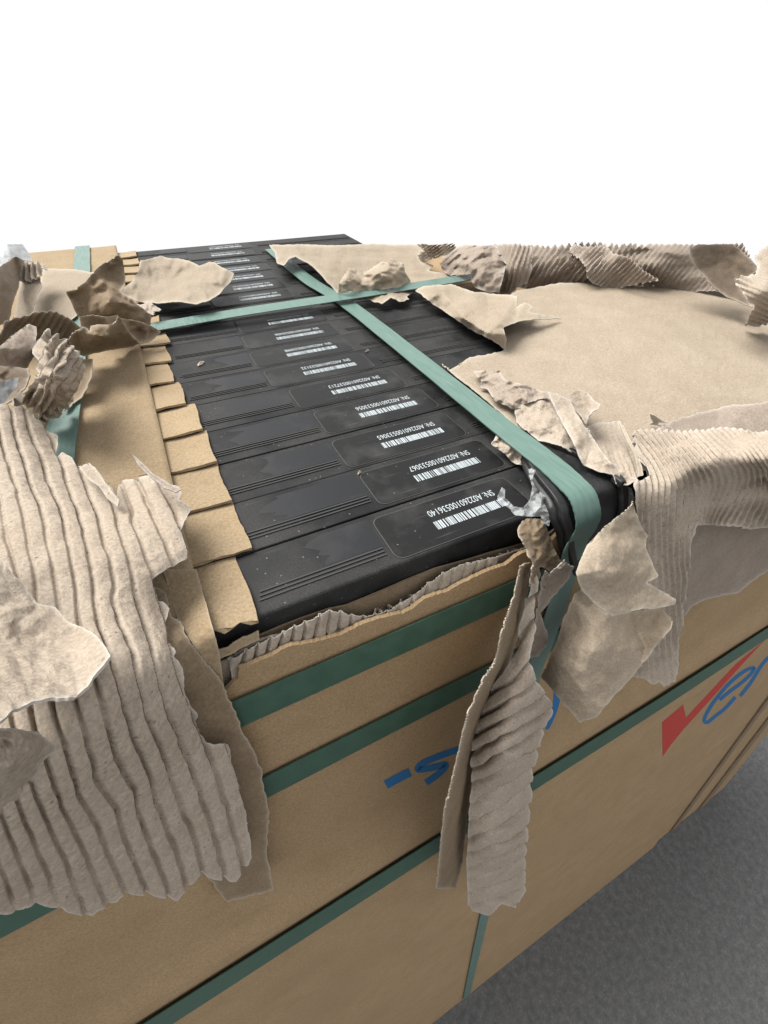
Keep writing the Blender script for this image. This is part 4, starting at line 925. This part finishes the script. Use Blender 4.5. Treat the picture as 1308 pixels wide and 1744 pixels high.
sheet('kraft_paper', 'short kraft stub under the black front edge, by the torn sleeve end', 'paper',
      zp('N8', [(50, 965), (130, 940), (170, 905), (250, 855), (300, 845), (378, 808), (386, 890), (250, 945), (150, 1000), (60, 1040)]),
      H('N8', (50, 965, 'f', -.01), (378, 808, 'f', -.01), (386, 890, 'f', .0), (60, 1040, 'f', .0)),
      [K['kraft_flat'], K['kraft_dark']], seed=93, group=TG, jag=1, step=1.5)
# -- corrugated drape over the front edge, right
sheet('torn_liner', 'smooth grey liner hanging over the front edge at the right', 'paper',
      [(1100, 745), (1145, 714), (1180, 706), (1205, 700), (1240, 691), (1275, 688), (1330, 680), (1420, 668), (1420, 890), (1308, 973), (1256, 1009), (1204, 1021), (1180, 1033), (1163, 1053), (1140, 1100), (1120, 1000), (1120, 880), (1100, 800)],
      [(1100, 745, 'h', 0.048), (1205, 700, 'h', 0.048), (1420, 668, 'h', 0.050), (1110, 790, 'h', 0.048), (1308, 745, 'h', 0.048), (1420, 720, 'h', 0.048), (1200, 775, 'h', 0.048), (1115, 850, 'f', 0.073), (1308, 830, 'f', 0.073), (1420, 800, 'f', 0.073), (1308, 973, 'f', 0.088), (1204, 1021, 'f', 0.093), (1140, 1100, 'f', 0.078), (1420, 890, 'f', 0.078), (1200, 900, 'f', 0.078)],
      [K['grey_dk'], K['brown']], step=3, cr=(.006, 2.5, 2), seed=101, group=TG, jag=1.2)
n6 = lambda a, b: zp('N6', [(a, b)])[0]
PHD = [(*n6(a, b), c) for a, b, c in [(340, 235, 0), (820, 235, 10), (1300, 235, 20), (600, 585, 0), (400, 585, -4), (860, 585, 5), (1120, 585, 10), (1308, 585, 14), (300, 585, -6), (600, 960, 0), (400, 960, -4), (740, 960, 2.7), (610, 1400, 0), (400, 1400, -4.2), (900, 960, 8.5), (1120, 960, 12.8), (1308, 960, 16.5), (450, 2100, -4), (650, 2100, 0)]]
sheet('corrugated_flap', 'grey finely fluted corrugated flap folded over the right front edge, with a long hanging strip', 'cardboard',
      zp('N6', [(272, 240), (300, 228), (340, 238), (450, 232), (640, 246), (850, 225), (960, 215), (1120, 225), (1200, 240), (1260, 250), (1400, 232), (1800, 150), (1800, 950), (1400, 1000), (1308, 985), (1180, 1000), (1050, 985), (950, 978), (830, 965), (752, 968), (746, 1000), (720, 1200), (682, 1453), (655, 1700), (610, 2000), (612, 2130), (590, 2180), (550, 2200), (505, 2232), (470, 2190), (420, 2200), (330, 2150), (260, 2150), (265, 1900), (260, 1500), (300, 1000), (280, 760), (275, 640), (390, 590), (330, 500), (300, 430), (272, 330)]),
      H('N6', (272, 240, 'h', 0.087), (640, 246, 'h', 0.087), (1120, 225, 'h', 0.087), (1800, 150, 'h', 0.092), (390, 560, 'h', 0.067), (860, 560, 'h', 0.072), (1308, 560, 'h', 0.072), (1800, 480, 'h', 0.072), (300, 650, 'f', 0.115), (640, 640, 'f', 0.115), (860, 640, 'f', 0.115), (1308, 640, 'f', 0.120), (1800, 600, 'f', 0.120), (850, 800, 'f', 0.090), (600, 960, 'f', 0.130), (740, 960, 'f', 0.130), (1050, 985, 'f', 0.200), (1308, 985, 'f', 0.190), (1800, 950, 'f', 0.190), (300, 1000, 'f', 0.120), (650, 1453, 'f', 0.160), (280, 1500, 'f', 0.140), (600, 2130, 'f', 0.230), (300, 2150, 'f', 0.200)),
      [K['grey'], K['brown']], step=1.5, flute=(.012, PHD, .26), cr=(.006, 3, 2), seed=103, group=TG, jag=1.8, th=.0042)
sheet('paper_strip', 'two thin grey splinters sticking up from the kraft sheet by the fluted flap', 'paper',
      zp('N6', [(395, 110), (430, 125), (480, 160), (528, 184), (470, 180), (455, 195), (570, 224), (480, 212), (430, 200), (380, 195), (420, 180), (400, 150)]),
      H('N6', (395, 110, 'h', .1), (528, 184, 'h', .07), (570, 224, 'h', .06), (380, 195, 'h', .05)),
      [K['grey'], K['brown']], seed=105, group=TG, step=1.2, jag=.5)
# -- scraps round the corner protector
sheet('torn_liner', 'flat grey patch with faint flutes between the folded strip and the fluted flap', 'paper',
      zp('N5', [(900, 480), (960, 450), (1130, 440), (1180, 560), (1250, 690), (1275, 800), (1240, 850), (1100, 860), (1000, 740), (930, 600)]),
      H('N5', (900, 480, 'h', .05), (1130, 440, 'h', .05), (1275, 800, 'h', .045), (1100, 850, 'h', .04), (1060, 640, 'h', .05)),
      [K['grey'], K['brown']], seed=107, group=TG, flute=(.008, lambda x, y: (x-1000)/9-(y-730)*.03, .3), cr=(.008, 4, 2), jag=1)
sheet('torn_liner', 'crinkled grey sheet between the strap and the long folded strip', 'paper',
      zp('N5', [(400, 340), (470, 300), (640, 270), (700, 400), (760, 500), (800, 580), (840, 670), (800, 660), (700, 612), (560, 572), (450, 490), (405, 445)]),
      H('N5', (400, 340, 'h', .07), (640, 270, 'h', .07), (840, 670, 'h', .07), (560, 570, 'h', .06), (405, 445, 'h', .05), (600, 450, 'h', .09)),
      [K['grey'], K['brown']], cr=(.026, 5, 3), seed=109, group=TG, jag=1.2, step=1.6)
sheet('crumpled_paper', 'twisted grey shred on the near left corner of the broad kraft sheet', 'paper',
      zp('N5', [(110, 85), (200, 95), (265, 105), (278, 88), (330, 150), (430, 170), (540, 212), (632, 250), (620, 282), (520, 300), (430, 345), (390, 362), (260, 302), (222, 262), (200, 212), (152, 205), (165, 160)]),
      H('N5', (110, 85, 'h', .06), (278, 88, 'h', .10), (540, 212, 'h', .1), (632, 250, 'h', .09), (390, 362, 'h', .06), (222, 262, 'h', .05), (152, 205, 'h', .05), (400, 240, 'h', .11)),
      [K['grey_dk'], K['brown']], cr=(.045, 5.5, 3), seed=111, group=TG, jag=1.6, step=1.3)
sheet('torn_liner', 'long folded grey strip running down to the corner protector', 'paper',
      zp('N5', [(625, 235), (660, 250), (690, 248), (780, 292), (830, 390), (930, 540), (1000, 650), (1080, 740), (1180, 820), (1255, 845), (1180, 880), (1110, 870), (1080, 808), (1040, 800), (980, 792), (880, 747), (850, 690), (830, 640), (750, 490), (690, 370)]),
      H('N5', (625, 235, 'h', .11), (780, 292, 'h', .08), (930, 540, 'h', .075), (1255, 845, 'h', .06), (1080, 808, 'h', .07), (880, 747, 'h', .09), (750, 490, 'h', .11), (690, 370, 'h', .11), (850, 510, 'h', .14), (980, 690, 'h', .12)),
      [K['grey'], K['brown']], cr=(.02, 4.5, 3), seed=113, group=TG, jag=1.3, step=1.5)
sheet('torn_liner', 'pale rounded tongue curling off the long folded strip', 'paper',
      zp('N5', [(780, 265), (800, 240), (835, 222), (900, 240), (940, 290), (992, 322), (975, 352), (935, 372), (905, 410), (890, 470), (925, 530), (850, 400), (785, 305)]),
      H('N5', (780, 265, 'h', .1), (835, 222, 'h', .14), (940, 290, 'h', .17), (992, 322, 'h', .16), (905, 410, 'h', .15), (925, 530, 'h', .09), (850, 400, 'h', .09), (870, 320, 'h', .12)),
      [K['grey'], K['brown']], cr=(.008, 5, 2), seed=115, group=TG, jag=1, step=1.5)
sheet('paper_strip', 'thin pale sliver standing beside the fluted flap corner', 'paper',
      zp('N6', [(158, 185), (190, 205), (240, 310), (290, 420), (335, 520), (345, 590), (300, 600), (300, 540), (270, 420), (200, 290)]),
      H('N6', (158, 185, 'h', .12), (190, 205, 'h', .12), (335, 520, 'h', .08), (300, 600, 'h', .06), (240, 340, 'h', .11)),
      [K['kraft'], K['brown']], seed=117, group=TG, step=1.4, jag=.5)
sheet('crumpled_paper', 'small crumpled grey scrap left of the strap, touching a black module', 'paper',
      zp('N5', [(232, 597), (270, 535), (300, 540), (342, 557), (400, 620), (440, 650), (450, 752), (410, 735), (365, 712), (310, 655)]),
      H('N5', (232, 597, 'h', .04), (270, 535, 'h', .05), (440, 650, 'h', .05), (450, 752, 'h', .025), (310, 655, 'h', .025), (350, 620, 'h', .05)),
      [K['grey'], K['brown']], cr=(.03, 7, 3), seed=119, group=TG, jag=1.5, step=1.1)
# -- curled kraft flap in front of the corner
sheet('kraft_paper', 'lower fold of curled kraft paper hanging right of the corner strap', 'paper',
      zp('Z9', [(530, 150), (590, 230), (640, 262), (850, 235), (885, 270), (907, 292), (895, 320), (865, 362), (800, 442), (740, 525), (660, 610), (585, 695), (515, 722), (470, 670), (430, 622), (352, 528), (380, 460), (410, 390), (450, 270), (490, 180)]),
      H('Z9', (530, 150, 'f', .16), (850, 235, 'f', .19), (907, 292, 'f', .32), (865, 362, 'f', .33), (740, 525, 'f', .34), (585, 695, 'f', .36), (515, 722, 'f', .33), (430, 622, 'f', .25), (352, 528, 'f', .14), (410, 390, 'f', .15), (490, 180, 'f', .12), (640, 400, 'f', .30), (800, 300, 'f', .2), (520, 520, 'f', .3)),
      [K['kraft'], K['kraft_dark']], cr=(0.0264, 2.2, 3), seed=121, group=TG, jag=1.2)
sheet('kraft_paper', 'rounded upper lobe of curled kraft paper beside the corner protector', 'paper',
      zp('Z8', [(738, 405), (752, 460), (775, 510), (802, 552), (792, 600), (815, 650), (832, 690), (850, 722), (800, 748), (862, 785), (918, 820), (912, 842), (850, 856), (780, 862), (650, 887), (590, 850), (530, 792), (510, 740), (500, 700), (512, 660), (545, 590), (620, 510), (700, 450)]),
      H('Z8', (738, 405, 'f', .12), (802, 552, 'f', .16), (832, 690, 'f', .26), (918, 825, 'f', .33), (780, 862, 'f', .34), (650, 887, 'f', .34), (530, 792, 'f', .3), (500, 700, 'f', .27), (545, 590, 'f', .2), (650, 650, 'f', .28), (720, 760, 'f', .29), (700, 450, 'f', .14)),
      [K['kraft'], K['kraft_dark']], cr=(0.0286, 2.4, 3), seed=123, group=TG, jag=1.3)
# -- twisted strip below the corner
sheet('kraft_paper', 'narrow kraft liner edge curling forward left of the twisted fluted strip', 'paper',
      zp('Z9', [(262, 60), (305, 45), (300, 150), (262, 330), (225, 450), (150, 640), (110, 760), (70, 900), (60, 1000), (40, 1120), (20, 1300), (-10, 1420), (-90, 1420), (-75, 1250), (-55, 1080), (-30, 980), (0, 860), (38, 690), (110, 530), (160, 455), (188, 330), (238, 180)]),
      H('Z9', (262, 60, 'f', .12), (305, 45, 'f', .1), (188, 330, 'f', .24), (262, 330, 'f', .1), (110, 530, 'f', .3), (150, 640, 'f', .13), (0, 860, 'f', .34), (70, 900, 'f', .16), (-75, 1250, 'f', .36), (20, 1300, 'f', .2), (-90, 1420, 'f', .34), (-10, 1420, 'f', .2)),
      [K['kraft_dark'], K['kraft']], seed=125, group=TG, jag=.7, cr=(.006, 4, 2), step=1.1)
sheet('corrugated_sheet', 'twisted fluted strip hanging below the corner protector', 'cardboard',
      zp('Z9', [(322, 60), (335, 120), (318, 240), (328, 315), (300, 440), (318, 530), (388, 630), (397, 662), (372, 720), (350, 785), (325, 880), (310, 950), (300, 1080), (285, 1250), (280, 1420), (240, 1500), (180, 1480), (130, 1530), (40, 1500), (35, 1300), (45, 1150), (55, 1000), (58, 860), (80, 690), (130, 600), (210, 490), (252, 400), (262, 300), (300, 160)]),
      H('Z9', (322, 60, 'f', .12), (300, 160, 'f', .13), (328, 315, 'f', .18), (252, 400, 'f', .17), (300, 440, 'f', .22), (388, 630, 'f', .24), (130, 600, 'f', .2), (230, 620, 'f', .28), (80, 690, 'f', .2), (350, 785, 'f', .26), (58, 860, 'f', .24), (200, 850, 'f', .34), (310, 950, 'f', .28), (55, 1000, 'f', .26), (300, 1060, 'f', .28), (35, 1300, 'f', .28), (180, 1250, 'f', .36), (280, 1420, 'f', .26), (40, 1500, 'f', .26), (160, 1500, 'f', .33)),
      [K['grey'], K['brown']], sharp=True, flute=(.022, [(*zp('Z9', [(a, b)])[0], c) for a, b, c in [(90, 900, 0), (330, 760, 0), (90, 960, 1), (330, 835, 1), (90, 830, -1), (360, 680, -1), (90, 690, -3), (360, 590, -2.2), (300, 470, -4), (200, 540, -4.2), (310, 300, -5), (310, 100, -7), (200, 1150, 4), (60, 1150, 3.2), (300, 1060, 4), (200, 1450, 9), (60, 1450, 8.3), (280, 1420, 9.2)]], .15), cr=(.008, 4, 2), seed=127, group=TG, jag=1.3, step=1.8)
sheet('torn_liner', 'ragged grey scrap with frayed white tip beside the twisted strip', 'paper',
      zp('Z9', [(375, 75), (385, 100), (420, 70), (450, 35), (465, 55), (492, 66), (472, 110), (430, 160), (400, 192), (370, 230), (345, 260), (375, 330), (380, 390), (340, 440), (302, 450), (322, 330), (335, 200), (345, 140)]),
      H('Z9', (375, 75, 'f', .12), (450, 35, 'f', .14), (492, 66, 'f', .13), (400, 192, 'f', .11), (380, 390, 'f', .1), (302, 450, 'f', .12), (335, 200, 'f', .13)),
      [K['grey_dk'], K['brown']], cr=(.022, 6, 3), seed=129, group=TG, jag=1.5, step=1.3)
sheet('kraft_paper', 'crushed kraft corner tatter between the protector and the torn carton edge', 'paper',
      zp('N7', [(290, 505), (310, 482), (370, 500), (440, 505), (495, 572), (508, 640), (525, 710), (560, 790), (605, 865), (600, 900), (520, 930), (430, 900), (440, 960), (380, 1060), (345, 1060), (370, 940), (380, 850), (345, 800), (330, 720), (262, 650), (245, 590)]),
      H('N7', (290, 505, 'h', -.02), (440, 505, 'h', -.02), (525, 710, 'f', .035), (605, 865, 'f', .06), (430, 900, 'f', .11), (345, 1060, 'f', .14), (262, 650, 'f', .07), (330, 720, 'f', .09), (440, 720, 'f', .07)),
      [K['kraft_dark'], K['grey']], cr=(.035, 5.5, 3), seed=131, group=TG, jag=1.6, step=1.2)
# -- exposed fluting along the torn carton edge
sheet('exposed_fluting', None, None,
      zp('Z7', [(70, 470), (130, 440), (200, 400), (260, 372), (330, 335), (420, 300), (482, 266), (540, 268), (565, 282), (640, 292), (700, 275), (760, 245), (830, 205), (862, 182), (900, 150), (960, 108), (1010, 82), (1050, 68), (1110, 58), (1180, 40),
                (1190, 85), (1120, 122), (1060, 162), (960, 207), (870, 244), (800, 282), (690, 312), (560, 357), (430, 402), (300, 442), (200, 482), (122, 520), (112, 560), (85, 540)]),
      [(*zp('Z7', [(a, b)])[0], 'f', v_) for a, b, v_ in [(70, 470, .004), (482, 266, .0), (760, 245, .006), (1050, 68, .0), (1180, 40, .004), (1190, 85, .013), (870, 244, .013), (560, 357, .013), (300, 442, .013), (112, 560, .013)]],
      [K['grey'], K['brown']], step=1.2, jag=1.1, cr=(.002, 5, 2), flute=(.012, lambda x, y: (x-400)/19+(y-1100)*.012, .25), seed=151, parent=car, sharp=True)
# -- film
sheet('plastic_film', 'torn clear film strands stretched over the nearest label beside the corner protector', 'plastic film',
      zp('N7', [(340, 95), (360, 82), (402, 102), (380, 150), (372, 190), (400, 250), (450, 290), (490, 330), (525, 400), (528, 500), (510, 560), (470, 540), (440, 480), (300, 478), (230, 472), (190, 422), (90, 362), (85, 320), (120, 240), (150, 262), (140, 330), (220, 400), (300, 410), (350, 340), (372, 240), (342, 150)]),
      H('N7', (360, 82, 'h', .10), (340, 150, 'h', .08), (490, 330, 'h', .05), (528, 500, 'f', .03), (470, 540, 'f', .03), (300, 478, 'h', .02), (90, 340, 'h', .03), (130, 245, 'h', .05), (300, 410, 'h', .04)),
      M_FILM, cr=(.04, 8, 3), seed=141, jag=.6, step=1.0, th=.002)
sheet('plastic_film', 'whitish film corner showing right of the corner protector', 'plastic film',
      zp('N7', [(1040, 255), (1065, 238), (1130, 240), (1190, 250), (1215, 330), (1160, 420), (1060, 500), (940, 590), (930, 540), (1000, 420)]),
      H('N7', (1065, 238, 'h', .0), (1190, 250, 'h', .0), (1215, 330, 'f', .03), (940, 590, 'f', .03), (1000, 420, 'f', .03)),
      M_WHITE, cr=(.02, 6, 3), seed=143, jag=.5, step=1.2, th=.002)
# -- crumbs
def crumb(px, py, s, seed, label, ang):
    rr = random.Random(seed); c = T(px, py, .006); V = []; F = []
    n = 8
    for k_ in range(n):
        a = 2*math.pi*k_/n; r_ = s*rr.uniform(.7, 1.2)
        q = (math.cos(a)*r_*3.6, math.sin(a)*r_)
        V.append(W(c+np.array([q[0]*math.cos(ang)-q[1]*math.sin(ang), q[0]*math.sin(ang)+q[1]*math.cos(ang), rr.uniform(-.003, .003)])))
    V.append(W(c+np.array([0, 0, .012]))); V.append(W(c+np.array([0, 0, -.005])))
    for k_ in range(n): F += [(k_, (k_+1) % n, n), ((k_+1) % n, k_, n+1)]
    ob = new_obj('paper_crumb', V, F, M_CRUMB, None, False, W(c)); return tag(ob, label, 'crumb', 'paper crumbs on the modules')
crumb(342, 619, .0085, 1, 'pale sliver of torn paper lying on the dusty modules left of the labels', .7)
crumb(625, 598, .004, 2, 'tiny pale paper crumb on the modules right of the barcodes', .2)
crumb(612, 805, .0035, 3, 'tiny pale paper crumb at the corner of the second label', .5)
